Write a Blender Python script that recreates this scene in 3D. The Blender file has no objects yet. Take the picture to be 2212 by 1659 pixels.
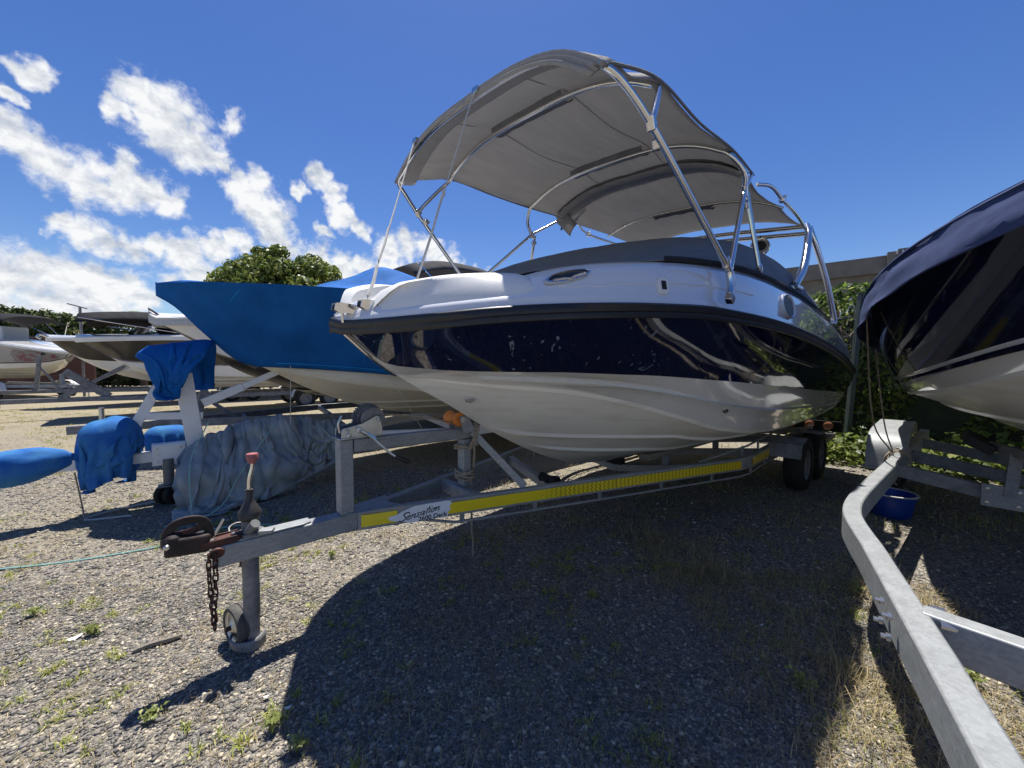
import bpy, bmesh, math, random
import numpy as np
from mathutils import Vector, Matrix, noise
random.seed(7); rng = np.random.default_rng(7)
R = math.radians
scene = bpy.context.scene
COL = scene.collection

# ------------------------------------------------------------------ camera, sky, sun, exposure
cam_d = bpy.data.cameras.new('camera'); cam = bpy.data.objects.new('camera', cam_d); COL.objects.link(cam)
cam.location = (0, 0, 1.4); cam.rotation_euler = (R(90 - 2.72), 0, 0)
cam_d.sensor_width = 36; cam_d.lens = 13.52; cam_d.clip_start = .02; cam_d.clip_end = 2000
scene.camera = cam
SUN = Vector((-.022, .345, 1)).normalized()
sun_d = bpy.data.lights.new('sun', 'SUN'); sun = bpy.data.objects.new('sun', sun_d); COL.objects.link(sun)
sun_d.energy = 5.0; sun_d.angle = R(.53); sun_d.color = (1, .955, .88)
sun.rotation_euler = SUN.to_track_quat('Z', 'Y').to_euler()
vs = scene.view_settings
vs.view_transform = 'Standard'; vs.look = 'None'; vs.gamma = 1; vs.use_curve_mapping = False; vs.exposure = .62

def pix_dir(x, y):
    """world direction of the sky seen at a point of the photograph (2212 x 1659 grid)"""
    p = R(2.72); a = (x - 1106) / 831; b = (829.5 - y) / 831
    return Vector((a, math.cos(p) + b * math.sin(p), -math.sin(p) + b * math.cos(p))).normalized()

world = bpy.data.worlds.new('World'); scene.world = world; world.use_nodes = True
nt = world.node_tree; nt.nodes.clear()
def N(t, ty, **k):
    n = t.nodes.new(ty)
    for a, v in k.items(): setattr(n, a, v)
    return n
def L(t, a, b): t.links.new(a, b)
def math_n(t, op, a, b=None, c=None, clamp=False):
    n = N(t, 'ShaderNodeMath', operation=op); n.use_clamp = clamp
    for i, v in enumerate((a, b, c)):
        if v is None: continue
        if isinstance(v, (int, float)): n.inputs[i].default_value = v
        else: L(t, v, n.inputs[i])
    return n.outputs[0]
sky = N(nt, 'ShaderNodeTexSky', sky_type='NISHITA'); sky.sun_disc = False
sky.sun_elevation = R(71); sky.sun_rotation = R(-5); sky.altitude = 50; sky.air_density = 1.0; sky.dust_density = .25; sky.ozone_density = 3.0
geo = N(nt, 'ShaderNodeNewGeometry'); 
dirv = N(nt, 'ShaderNodeVectorMath', operation='SCALE'); dirv.inputs[3].default_value = -1; L(nt, geo.outputs['Incoming'], dirv.inputs[0])
nrm = N(nt, 'ShaderNodeVectorMath', operation='NORMALIZE'); L(nt, dirv.outputs[0], nrm.inputs[0])
D = nrm.outputs[0]
sep = N(nt, 'ShaderNodeSeparateXYZ'); L(nt, D, sep.inputs[0])
def sky_noise(scale, detail, off=(0, 0, 0), rough=.6, dist=0., squash=1.6):
    m = N(nt, 'ShaderNodeVectorMath', operation='MULTIPLY_ADD'); m.inputs[1].default_value = (1, 1, squash); m.inputs[2].default_value = off; L(nt, D, m.inputs[0])
    n = N(nt, 'ShaderNodeTexNoise'); n.inputs['Scale'].default_value = scale; n.inputs['Detail'].default_value = detail
    n.inputs['Roughness'].default_value = rough; n.inputs['Distortion'].default_value = dist; L(nt, m.outputs[0], n.inputs['Vector'])
    return n.outputs[0]
# (x, y, radius in photo pixels): the separate clouds of the photograph, as directions on the sky sphere
CL = [(290, 190, 46), (330, 215, 62), (375, 260, 72), (425, 310, 58), (475, 345, 34), (260, 240, 30), (505, 250, 26),
      (20, 300, 52), (70, 325, 58), (130, 360, 62), (195, 395, 58), (265, 385, 56), (320, 410, 52), (365, 440, 32), (270, 345, 30), (0, 270, 45),
      (150, 485, 34), (200, 502, 42), (250, 525, 44), (292, 545, 36), (345, 535, 30), (120, 490, 24),
      (520, 405, 40), (550, 440, 52), (585, 470, 46), (600, 515, 38), (560, 400, 34),
      (690, 385, 30), (720, 420, 32), (740, 470, 30), (775, 490, 22), (640, 415, 18), (695, 508, 20),
      (90, 150, 30), (60, 135, 24), (105, 165, 22), (45, 200, 22),
      (20, 600, 75), (75, 595, 62), (130, 605, 66), (185, 605, 62), (240, 618, 58), (290, 632, 50), (320, 655, 38), (20, 660, 90), (110, 670, 90), (200, 665, 85), (400, 555, 42), (470, 540, 36), (500, 520, 22), (440, 605, 52), (385, 600, 34),
      (515, 520, 30), (690, 560, 40), (745, 585, 48), (780, 570, 34), (835, 545, 42), (880, 530, 40), (930, 540, 40), (840, 600, 60), (960, 590, 44), (620, 545, 40), (1030, 610, 34)]
def warp(scale, amp, off, src):
    m = N(nt, 'ShaderNodeVectorMath', operation='ADD'); m.inputs[1].default_value = off; L(nt, D, m.inputs[0])
    n = N(nt, 'ShaderNodeTexNoise'); n.inputs['Scale'].default_value = scale; n.inputs['Detail'].default_value = 3; L(nt, m.outputs[0], n.inputs['Vector'])
    a = N(nt, 'ShaderNodeVectorMath', operation='MULTIPLY_ADD'); a.inputs[1].default_value = (amp,) * 3; L(nt, n.outputs['Color'], a.inputs[0])
    c = N(nt, 'ShaderNodeVectorMath', operation='ADD'); c.inputs[1].default_value = (-amp / 2,) * 3; L(nt, src, c.inputs[0]); L(nt, c.outputs[0], a.inputs[2]); return a.outputs[0]
DW = warp(34, .045, (4, 1, 2), warp(9, .070, (1, 7, 3), D))
acc = None
for (x, y, r) in CL:
    d = pix_dir(x, y); cosd = max(.35, d.y) ; ang = (r * 1.14) / 831 * cosd
    dp = N(nt, 'ShaderNodeVectorMath', operation='DISTANCE'); dp.inputs[1].default_value = d; L(nt, DW, dp.inputs[0])
    v = math_n(nt, 'MULTIPLY_ADD', dp.outputs['Value'], -1 / ang, 1.0)
    acc = v if acc is None else math_n(nt, 'SMOOTH_MAX', acc, v, .12)
n1 = sky_noise(11, 8, (3.1, .2, 1.7), .6, .3, 1.0); n2 = sky_noise(42, 6, (1.1, 5, 2), .62, .3, 1.0)
# low bank of cloud round the rest of the horizon
bank = math_n(nt, 'MULTIPLY_ADD', sep.outputs[2], -5.2, .55)
nb = sky_noise(2.2, 4, (7.3, 1.1, .4), .5)
bank = math_n(nt, 'ADD', bank, math_n(nt, 'MULTIPLY_ADD', nb, 2.6, -1.75))
ahead = math_n(nt, 'MULTIPLY_ADD', sep.outputs[1], -2.6, 1.35, True)
bank = math_n(nt, 'SUBTRACT', bank, math_n(nt, 'MULTIPLY', math_n(nt, 'SUBTRACT', 1, ahead), 3))
acc = math_n(nt, 'MAXIMUM', acc, bank)
dens = math_n(nt, 'ADD', acc, math_n(nt, 'MULTIPLY_ADD', n1, 1.05, -.52))
dens = math_n(nt, 'ADD', dens, math_n(nt, 'MULTIPLY_ADD', n2, 1.1, -.55))
mr = N(nt, 'ShaderNodeMapRange', interpolation_type='SMOOTHSTEP'); L(nt, dens, mr.inputs[0]); mr.inputs[1].default_value = .02; mr.inputs[2].default_value = .66
cover = mr.outputs[0]
# cloud body: thicker parts greyer below
n3 = sky_noise(11, 5, (3.1 - .004, .2, 1.7 + .035), .55, .3, 1.0); n4 = sky_noise(24, 6, (1.1, 5, 2), .6, .4); n5 = sky_noise(24, 6, (1.1, 5, 2.02), .6, .4)
rel = math_n(nt, 'ADD', math_n(nt, 'SUBTRACT', n1, n3), math_n(nt, 'MULTIPLY', math_n(nt, 'SUBTRACT', n4, n5), .9))
thick = math_n(nt, 'MULTIPLY_ADD', dens, -.16, .86)
shade = math_n(nt, 'ADD', math_n(nt, 'MULTIPLY', rel, 1.7), thick, None, True)
cr = N(nt, 'ShaderNodeValToRGB'); L(nt, shade, cr.inputs[0])
cr.color_ramp.elements[0].position = .25; cr.color_ramp.elements[0].color = (3.3, 3.7, 4.4, 1)
cr.color_ramp.elements[1].position = .95; cr.color_ramp.elements[1].color = (6.3, 6.4, 6.5, 1)
hsv = N(nt, 'ShaderNodeHueSaturation'); hsv.inputs['Saturation'].default_value = 1.27; hsv.inputs['Value'].default_value = .82; hsv.inputs['Hue'].default_value = .514
L(nt, sky.outputs[0], hsv.inputs['Color'])
mixc = N(nt, 'ShaderNodeMix', data_type='RGBA'); L(nt, cover, mixc.inputs[0]); L(nt, hsv.outputs[0], mixc.inputs[6]); L(nt, cr.outputs[0], mixc.inputs[7])
bg = N(nt, 'ShaderNodeBackground'); bg.inputs[1].default_value = .097; L(nt, mixc.outputs[2], bg.inputs[0])
wo = N(nt, 'ShaderNodeOutputWorld'); L(nt, bg.outputs[0], wo.inputs[0])

# ------------------------------------------------------------------ materials
def mat(name, col, rough=.5, metal=0., var=0., vscale=6., bump=0., bscale=40., col2=None, coat=0., spec=None, detail=4, stretch=None, trans=0., ramp=(.35, .68), spangle=0.):
    m = bpy.data.materials.new(name); m.use_nodes = True; t = m.node_tree; b = t.nodes['Principled BSDF']
    b.inputs['Base Color'].default_value = (*col, 1); b.inputs['Roughness'].default_value = rough; b.inputs['Metallic'].default_value = metal
    if coat: b.inputs['Coat Weight'].default_value = coat; b.inputs['Coat Roughness'].default_value = .04
    if spec is not None: b.inputs['Specular IOR Level'].default_value = spec
    tc = N(t, 'ShaderNodeTexCoord'); vec = tc.outputs['Object']
    if stretch:
        mp = N(t, 'ShaderNodeMapping'); mp.inputs['Scale'].default_value = stretch; L(t, vec, mp.inputs[0]); vec = mp.outputs[0]
    if col2 is None and var: col2 = tuple(c * (1 - var) for c in col)
    if col2 is not None:
        n = N(t, 'ShaderNodeTexNoise'); n.inputs['Scale'].default_value = vscale; n.inputs['Detail'].default_value = detail + 2; n.inputs['Roughness'].default_value = .62; L(t, vec, n.inputs['Vector'])
        r = N(t, 'ShaderNodeValToRGB'); L(t, n.outputs[0], r.inputs[0])
        r.color_ramp.elements[0].position = ramp[0]; r.color_ramp.elements[0].color = (*col2, 1)
        r.color_ramp.elements[1].position = ramp[1]; r.color_ramp.elements[1].color = (*col, 1)
        L(t, r.outputs[0], b.inputs['Base Color'])
        mr = N(t, 'ShaderNodeMapRange'); L(t, n.outputs[0], mr.inputs[0]); mr.inputs[3].default_value = min(1, rough * 1.25); mr.inputs[4].default_value = rough * .85; L(t, mr.outputs[0], b.inputs['Roughness'])
    if spangle:
        v = N(t, 'ShaderNodeTexVoronoi'); v.inputs['Scale'].default_value = spangle; L(t, vec, v.inputs['Vector']); sc = N(t, 'ShaderNodeSeparateColor'); L(t, v.outputs['Color'], sc.inputs[0])
        w = N(t, 'ShaderNodeTexNoise'); w.inputs['Scale'].default_value = 55; w.inputs['Detail'].default_value = 5; mp2 = N(t, 'ShaderNodeMapping'); mp2.inputs['Scale'].default_value = (.25, .25, 1.6); L(t, tc.outputs['Object'], mp2.inputs[0]); L(t, mp2.outputs[0], w.inputs['Vector'])
        k = math_n(t, 'ADD', math_n(t, 'MULTIPLY_ADD', sc.outputs[0], .20, .90), math_n(t, 'MULTIPLY_ADD', w.outputs[0], .55, -.275)); hs = N(t, 'ShaderNodeHueSaturation'); L(t, k, hs.inputs['Value'])
        src = b.inputs['Base Color'].links[0].from_socket; L(t, src, hs.inputs['Color'])
        st = N(t, 'ShaderNodeTexNoise'); st.inputs['Scale'].default_value = 3.5; st.inputs['Detail'].default_value = 7; st.inputs['Roughness'].default_value = .75; L(t, vec, st.inputs['Vector']); sm = N(t, 'ShaderNodeMapRange'); L(t, st.outputs[0], sm.inputs[0]); sm.inputs[1].default_value = .68; sm.inputs[2].default_value = .80
        mx_ = N(t, 'ShaderNodeMix', data_type='RGBA'); L(t, math_n(t, 'MULTIPLY', sm.outputs[0], .45), mx_.inputs[0]); L(t, hs.outputs[0], mx_.inputs[6]); mx_.inputs[7].default_value = (.23, .17, .12, 1); L(t, mx_.outputs[2], b.inputs['Base Color'])
    if bump:
        n = N(t, 'ShaderNodeTexNoise'); n.inputs['Scale'].default_value = bscale; n.inputs['Detail'].default_value = 4; L(t, vec, n.inputs['Vector'])
        bp = N(t, 'ShaderNodeBump'); bp.inputs['Strength'].default_value = bump; bp.inputs['Distance'].default_value = .01; L(t, n.outputs[0], bp.inputs['Height']); L(t, bp.outputs[0], b.inputs['Normal'])
    if trans:
        o = t.nodes['Material Output']; tr = N(t, 'ShaderNodeBsdfTranslucent'); tr.inputs[0].default_value = (*[min(1, c * 1.15) for c in col], 1)
        mx = N(t, 'ShaderNodeMixShader'); mx.inputs[0].default_value = trans; L(t, b.outputs[0], mx.inputs[1]); L(t, tr.outputs[0], mx.inputs[2]); L(t, mx.outputs[0], o.inputs[0])
        if col2 is not None: L(t, r.outputs[0], tr.inputs[0])
    return m
def leaf_mat(name, ca, cb, cc, trans=.35, rough=.45):
    m = bpy.data.materials.new(name); m.use_nodes = True; t = m.node_tree; b = t.nodes['Principled BSDF']
    g = N(t, 'ShaderNodeNewGeometry'); r = N(t, 'ShaderNodeValToRGB'); L(t, g.outputs['Random Per Island'], r.inputs[0])
    r.color_ramp.elements[0].color = (*ca, 1); r.color_ramp.elements[1].color = (*cb, 1); e = r.color_ramp.elements.new(.85); e.color = (*cb, 1); r.color_ramp.elements[-1].color = (*cc, 1)
    L(t, r.outputs[0], b.inputs['Base Color']); b.inputs['Roughness'].default_value = rough
    tr = N(t, 'ShaderNodeBsdfTranslucent'); L(t, r.outputs[0], tr.inputs[0]); mx = N(t, 'ShaderNodeMixShader'); mx.inputs[0].default_value = trans
    L(t, b.outputs[0], mx.inputs[1]); L(t, tr.outputs[0], mx.inputs[2]); L(t, mx.outputs[0], t.nodes['Material Output'].inputs[0])
    return m
M = {}
M['gel_white'] = mat('gelcoat_white', (.74, .745, .76), .12, var=.05, vscale=2.5, coat=1.0)
M['gel_bottom'] = mat('gelcoat_bottom', (.82, .80, .755), .3, vscale=3.2, col2=(.66, .63, .57), coat=.15, stretch=(.7, 1, 6), detail=6, ramp=(.22, .52))
M['gel_cap'] = mat('gelcoat_textured_cap', (.80, .79, .76), .38, var=.06, vscale=30, bump=.06, bscale=220)
M['rubber_black'] = mat('black_rubber_trim', (.018, .018, .020), .42, var=.3, vscale=30)
M['chrome'] = mat('stainless_steel', (.72, .71, .69), .13, 1., var=.12, vscale=9)
M['alu'] = mat('dull_aluminium', (.55, .56, .57), .34, 1., var=.2, vscale=12)
M['galv'] = mat('galvanised_steel', (.335, .35, .36), .5, .25, vscale=5, col2=(.26, .275, .285), bump=.06, bscale=90, detail=6, spangle=95)
M['galv_old'] = mat('weathered_galvanised_steel', (.27, .27, .275), .6, .2, vscale=9, col2=(.16, .16, .165), bump=.06, bscale=50, spangle=60)
M['rust'] = mat('rusted_steel', (.12, .042, .03), .65, .2, vscale=16, col2=(.035, .02, .018), bump=.25, bscale=70)
M['rust_dark'] = mat('dark_rusted_steel', (.040, .021, .020), .6, .15, vscale=14, col2=(.014, .011, .011), bump=.25, bscale=60)
M['canvas'] = mat('grey_canvas', (.47, .455, .435), .9, var=.10, vscale=2.5, bump=.55, bscale=2.4, trans=.35, stretch=(1.1, 9, 1), spec=.12)
M['canvas_dark'] = mat('dark_grey_canvas', (.055, .055, .06), .9, var=.2, vscale=5, bump=.1, bscale=30, spec=.12)
M['canvas_trim'] = mat('darker_grey_canvas_pocket', (.19, .19, .195), .9, var=.25, vscale=9, bump=.5, bscale=45, spec=.12)  # darker grey cloth of the sleeves, rear hem and edge binding
M['black_cloth'] = mat('black_webbing', (.015, .016, .02), .75, var=.3, vscale=20)
M['black_cover'] = mat('black_cover_cloth', (.03, .03, .033), .8, var=.35, vscale=8, bump=.4, bscale=12, spec=.12)
M['cover_grey'] = mat('cockpit_cover_cloth', (.22, .222, .228), .85, var=.12, vscale=3, bump=.3, bscale=9, stretch=(1, 6, 1), spec=.12)
M['blue'] = mat('royal_blue_canvas', (.010, .125, .42), .75, var=.35, vscale=2.2, bump=.4, bscale=4, spec=.12)
M['blue_light'] = mat('bright_blue_canvas', (.02, .30, .72), .75, var=.12, vscale=3, bump=.1, bscale=14, spec=.12)
M['blue_bag'] = mat('faded_blue_canvas', (.012, .10, .40), .7, vscale=5, col2=(.05, .19, .40), bump=.4, bscale=14, spec=.12)
M['navy_cloth'] = mat('navy_cover_cloth', (.066, .088, .19), .85, var=.25, vscale=4, bump=.3, bscale=9, spec=.12)
M['white_paint'] = mat('white_painted_steel', (.82, .83, .84), .35, var=.06, vscale=7)
M['cream'] = mat('cream_hull_paint', (.72, .66, .52), .4, var=.12, vscale=3)
M['white_hull'] = mat('white_hull_paint', (.76, .76, .75), .3, var=.08, vscale=2)
M['black_hull'] = mat('black_hull_paint', (.016, .016, .018), .3, var=.3, vscale=3)
M['brown_hull'] = mat('brown_grey_hull_paint', (.055, .050, .045), .18, var=.3, vscale=3)
M['grey_hull'] = mat('grey_hull_paint', (.30, .31, .34), .35, var=.15, vscale=2)
M['tarp'] = mat('grey_tarpaulin', (.30, .335, .345), .42, vscale=5, col2=(.17, .20, .22), bump=.45, bscale=14)
M['tyre'] = mat('tyre_rubber', (.022, .022, .022), .8, var=.3, vscale=20)
M['tyre_grey'] = mat('dusty_tyre_rubber', (.10, .095, .088), .85, var=.3, vscale=20, bump=.2, bscale=60)
M['orange'] = mat('orange_polyurethane', (.80, .24, .03), .45, var=.22, vscale=12)
M['boot'] = mat('black_rubber_boot', (.045, .045, .047), .6, var=.35, vscale=18)
M['plastic_grey'] = mat('grey_plastic', (.17, .18, .185), .5, var=.25, vscale=18)
M['red_knob'] = mat('faded_red_plastic', (.40, .13, .13), .55, var=.3, vscale=18)
M['rope'] = mat('weathered_rope', (.40, .33, .25), .9, var=.4, vscale=40, bump=.6, bscale=120)
M['rope_white'] = mat('white_cord', (.62, .60, .56), .8, var=.2, vscale=40)
M['rope_teal'] = mat('pale_green_rope', (.30, .55, .50), .8, var=.3, vscale=40)
M['concrete'] = mat('concrete', (.155, .152, .15), .9, var=.3, vscale=1.2, bump=.3, bscale=12)
M['concrete_block'] = mat('concrete_block', (.27, .26, .25), .9, vscale=5, col2=(.13, .13, .135), bump=.4, bscale=20)
M['dark_glass'] = mat('dark_glass', (.02, .025, .03), .06, spec=.6, var=.1)
M['window_blue'] = mat('window_glass', (.22, .32, .42), .08, spec=.7, var=.2, vscale=1)
M['brown_board'] = mat('brown_panel', (.12, .085, .06), .7, var=.2)
M['red_wall'] = mat('red_brown_cladding', (.13, .060, .05), .8, var=.3, vscale=2)
M['bark'] = mat('bark', (.12, .09, .065), .9, var=.4, vscale=8, bump=.5, bscale=14)
M['wood_old'] = mat('weathered_wood', (.30, .26, .21), .85, var=.4, vscale=20, bump=.5, bscale=40, stretch=(1, 8, 8))
M['green_post'] = mat('green_painted_post', (.055, .075, .065), .6, var=.25, vscale=6)
M['bucket'] = mat('blue_plastic', (.012, .05, .30), .4, var=.2, vscale=5)
M['sticker'] = mat('white_sticker', (.80, .82, .85), .4, var=.05)
M['ink'] = mat('black_ink', (.012, .012, .015), .5, var=.1)
M['sky_pale'] = mat('pale_blue_sticker', (.30, .50, .75), .5, var=.2)
M['pink'] = mat('red_purple_print', (.16, .05, .085), .5, vscale=5, col2=(.20, .20, .22), ramp=(.45, .6))
M['lamp_red'] = mat('lamp_lens', (.45, .20, .10), .3, var=.3, vscale=30)
M['litter'] = mat('white_paper', (.85, .85, .84), .7, var=.08, vscale=30)
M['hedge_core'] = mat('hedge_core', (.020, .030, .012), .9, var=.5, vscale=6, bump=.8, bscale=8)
M['leaf'] = leaf_mat('leaves_dark_green', (.05, .10, .02), (.20, .28, .05), (.46, .48, .12), .6)
M['leaf_b'] = leaf_mat('leaves_mid_green', (.05, .085, .016), (.19, .24, .045), (.42, .41, .11), .42)
M['leaf_hedge'] = leaf_mat('leaves_hedge', (.045, .08, .022), (.15, .19, .055), (.36, .34, .16))
M['leaf_dry'] = leaf_mat('dry_twigs', (.08, .06, .05), (.16, .12, .10), (.26, .21, .18), .1)
M['weed'] = leaf_mat('weed_leaves', (.17, .21, .05), (.33, .36, .11), (.48, .47, .2), .4)
M['grass'] = leaf_mat('grass_blades', (.20, .25, .04), (.42, .43, .10), (.60, .54, .20), .3, .6)
M['grass_dry'] = leaf_mat('dry_grass_blades', (.26, .21, .10), (.46, .37, .20), (.62, .50, .32), .3, .7)
M['stones'] = leaf_mat('gravel_stones', (.095, .090, .084), (.25, .23, .20), (.66, .57, .42), .0, .8)

def navy_mat(name, base=(.004, .0065, .034), scuff=True):
    m = mat(name, base, .06, coat=.6, spec=.55); t = m.node_tree; b = t.nodes['Principled BSDF']
    tc = N(t, 'ShaderNodeTexCoord'); mp = N(t, 'ShaderNodeMapping'); mp.inputs['Scale'].default_value = (9, 9, 4); mp.inputs['Rotation'].default_value = (.2, .5, .3); L(t, tc.outputs['Object'], mp.inputs[0])
    v = N(t, 'ShaderNodeTexNoise'); v.inputs['Scale'].default_value = 1.5; v.inputs['Detail'].default_value = 3; v.inputs['Distortion'].default_value = 1.5; L(t, mp.outputs[0], v.inputs['Vector'])
    r = N(t, 'ShaderNodeMapRange'); L(t, v.outputs[0], r.inputs[0]); r.inputs[1].default_value = .655; r.inputs[2].default_value = .685
    sx = N(t, 'ShaderNodeSeparateXYZ'); L(t, tc.outputs['Object'], sx.inputs[0])
    fx = math_n(t, 'MULTIPLY_ADD', sx.outputs[0], -.75, 1.5, True)
    f = math_n(t, 'MULTIPLY', r.outputs[0], fx)
    if scuff:
        mx = N(t, 'ShaderNodeMix', data_type='RGBA'); L(t, f, mx.inputs[0]); mx.inputs[6].default_value = (*base, 1); mx.inputs[7].default_value = (.16, .20, .28, 1); L(t, mx.outputs[2], b.inputs['Base Color'])
        rr = math_n(t, 'MULTIPLY_ADD', f, .5, .05); L(t, rr, b.inputs['Roughness'])
    w = N(t, 'ShaderNodeTexNoise'); w.inputs['Scale'].default_value = 2.2; L(t, tc.outputs['Object'], w.inputs['Vector'])
    bp = N(t, 'ShaderNodeBump'); bp.inputs['Strength'].default_value = .03; bp.inputs['Distance'].default_value = .05; L(t, w.outputs[0], bp.inputs['Height']); L(t, bp.outputs[0], b.inputs['Normal']); L(t, bp.outputs[0], b.inputs['Coat Normal'])
    return m
M['navy'] = navy_mat('navy_gelcoat'); M['navy_plain'] = navy_mat('navy_gelcoat_clean', (.004, .006, .026), False)
def tape_mat():
    m = mat('yellow_reflective_tape', (.72, .56, .012), .32, coat=.4); t = m.node_tree; b = t.nodes['Principled BSDF']
    tc = N(t, 'ShaderNodeTexCoord'); sx = N(t, 'ShaderNodeSeparateXYZ'); L(t, tc.outputs['Object'], sx.inputs[0])
    z = math_n(t, 'PINGPONG', sx.outputs[2], .014); z = math_n(t, 'MULTIPLY', z, 1.0)
    u = math_n(t, 'ADD', sx.outputs[0], z); k = math_n(t, 'PINGPONG', math_n(t, 'MULTIPLY', u, 56), 1)
    k = math_n(t, 'SUBTRACT', k, .55); k = math_n(t, 'MULTIPLY', k, 8, None, True)
    far = math_n(t, 'MULTIPLY_ADD', sx.outputs[0], 6, -7.2, True)
    k = math_n(t, 'MULTIPLY', k, far)
    mx = N(t, 'ShaderNodeMix', data_type='RGBA'); L(t, k, mx.inputs[0]); mx.inputs[6].default_value = (.86, .66, .012, 1); mx.inputs[7].default_value = (.46, .33, .01, 1); L(t, mx.outputs[2], b.inputs['Base Color'])
    return m
M['tape'] = tape_mat()

# ------------------------------------------------------------------ mesh helpers
class MB:
    def __init__(s): s.v = []; s.f = []
    def add(s, vs, fs):
        o = len(s.v); s.v += [tuple(v) for v in vs]; s.f += [tuple(i + o for i in f) for f in fs]; return s
    def box(s, c, d, rot=None):
        x, y, z = (q / 2 for q in d); p = [Vector((a * x, b * y, e * z)) for e in (-1, 1) for b in (-1, 1) for a in (-1, 1)]
        if rot is not None: p = [rot @ q for q in p]
        return s.add([q + Vector(c) for q in p], [(0, 2, 3, 1), (4, 5, 7, 6), (0, 1, 5, 4), (2, 6, 7, 3), (1, 3, 7, 5), (0, 4, 6, 2)])
    def beam(s, a, b, w, h, up=(0, 0, 1), ext=0):
        a = Vector(a); b = Vector(b); d = (b - a).normalized(); a = a - d * ext; b = b + d * ext; u = Vector(up); sd = d.cross(u).normalized(); u = sd.cross(d)
        p = [q + sd * (i * w / 2) + u * (j * h / 2) for q in (a, b) for (i, j) in ((-1, -1), (1, -1), (1, 1), (-1, 1))]
        return s.add(p, [(3, 2, 1, 0), (4, 5, 6, 7), (0, 1, 5, 4), (1, 2, 6, 5), (2, 3, 7, 6), (3, 0, 4, 7)])
    def sweep(s, pts, w, h, up=(0, 0, 1)):
        """rectangular section swept along a path in one piece"""
        pts = [Vector(p) for p in pts]; n = len(pts); rings = []
        for i, p in enumerate(pts):
            d = (pts[min(i + 1, n - 1)] - pts[max(i - 1, 0)]).normalized(); sd = d.cross(Vector(up)).normalized(); u = sd.cross(d)
            rings.append([p + sd * (a * w / 2) + u * (b * h / 2) for a, b in ((-1, -1), (1, -1), (1, 1), (-1, 1))])
        fs = []
        for i in range(n - 1):
            for j in range(4): k = (j + 1) % 4; fs.append((4 * i + j, 4 * i + k, 4 * i + 4 + k, 4 * i + 4 + j))
        fs += [(3, 2, 1, 0), tuple(4 * (n - 1) + j for j in range(4))]
        return s.add([q for r in rings for q in r], fs)
    def tube(s, pts, r, seg=10, closed=False):
        pts = [Vector(p) for p in pts]; n = len(pts); rs = r if hasattr(r, '__len__') else [r] * n
        ref = None; rings = []
        for i, p in enumerate(pts):
            d = (pts[(i + 1) % n] - pts[i - 1]) if closed else (pts[min(i + 1, n - 1)] - pts[max(i - 1, 0)])
            d.normalize()
            if ref is None: ref = d.orthogonal().normalized()
            ref = (ref - d * ref.dot(d)).normalized(); b = d.cross(ref)
            rings.append([p + (ref * math.cos(2 * math.pi * k / seg) + b * math.sin(2 * math.pi * k / seg)) * rs[i] for k in range(seg)])
        fs = []
        for i in range(n if closed else n - 1):
            j = (i + 1) % n
            for k in range(seg): l = (k + 1) % seg; fs.append((i * seg + k, i * seg + l, j * seg + l, j * seg + k))
        if not closed: fs += [tuple(range(seg))[::-1], tuple((n - 1) * seg + k for k in range(seg))]
        return s.add([q for r_ in rings for q in r_], fs)
    def cyl(s, a, b, r, seg=14, r2=None): return s.tube([a, b], [r, r if r2 is None else r2], seg)
    def lathe(s, prof, c=(0, 0, 0), rot=None, seg=20, cap=True):
        vs = []; n = len(prof)
        for (r, z) in prof:
            for k in range(seg): 
                q = Vector((r * math.cos(2 * math.pi * k / seg), r * math.sin(2 * math.pi * k / seg), z)); q = rot @ q if rot is not None else q; vs.append(q + Vector(c))
        fs = []
        for i in range(n - 1):
            for k in range(seg): l = (k + 1) % seg; fs.append((i * seg + k, i * seg + l, (i + 1) * seg + l, (i + 1) * seg + k))
        if cap and prof[0][0] > 1e-4: fs.append(tuple(range(seg))[::-1])
        if cap and prof[-1][0] > 1e-4: fs.append(tuple((n - 1) * seg + k for k in range(seg)))
        return s.add(vs, fs)
    def grid(s, P, cj=False):
        n = len(P); m = len(P[0]); fs = []
        for i in range(n - 1):
            for j in range(m if cj else m - 1): k = (j + 1) % m; fs.append((i * m + j, i * m + k, (i + 1) * m + k, (i + 1) * m + j))
        return s.add([q for r in P for q in r], fs)
    def poly(s, pts, h):
        """flat outline (list of 3d points) extruded by vector h"""
        n = len(pts); h = Vector(h); a = [Vector(p) for p in pts]; b = [p + h for p in a]
        return s.add(a + b, [tuple(range(n))[::-1], tuple(range(n, 2 * n))] + [(i, (i + 1) % n, n + (i + 1) % n, n + i) for i in range(n)])
def build(name, mb, m, parent=None, label=None, smooth=38, bevel=0., kind=None, fix=True):
    me = bpy.data.meshes.new(name); me.from_pydata([tuple(v) for v in mb.v], [], mb.f); me.materials.append(M[m] if isinstance(m, str) else m)
    if fix:
        b = bmesh.new(); b.from_mesh(me); bmesh.ops.remove_doubles(b, verts=b.verts, dist=1e-5); bmesh.ops.recalc_face_normals(b, faces=b.faces); b.to_mesh(me); b.free()
    if smooth: me.shade_smooth(); me.set_sharp_from_angle(angle=R(smooth))
    o = bpy.data.objects.new(name, me); COL.objects.link(o)
    if parent is not None: o.parent = parent
    if label: o['label'] = label
    if kind: o['kind'] = kind
    if bevel:
        bv = o.modifiers.new('edge', 'BEVEL'); bv.width = bevel; bv.segments = 2; bv.limit_method = 'ANGLE'; bv.angle_limit = R(40); bv.harden_normals = False
    return o
def tag(o, label, cat, group=None):
    o['label'] = label; o['category'] = cat
    if group: o['group'] = group
    return o
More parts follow.
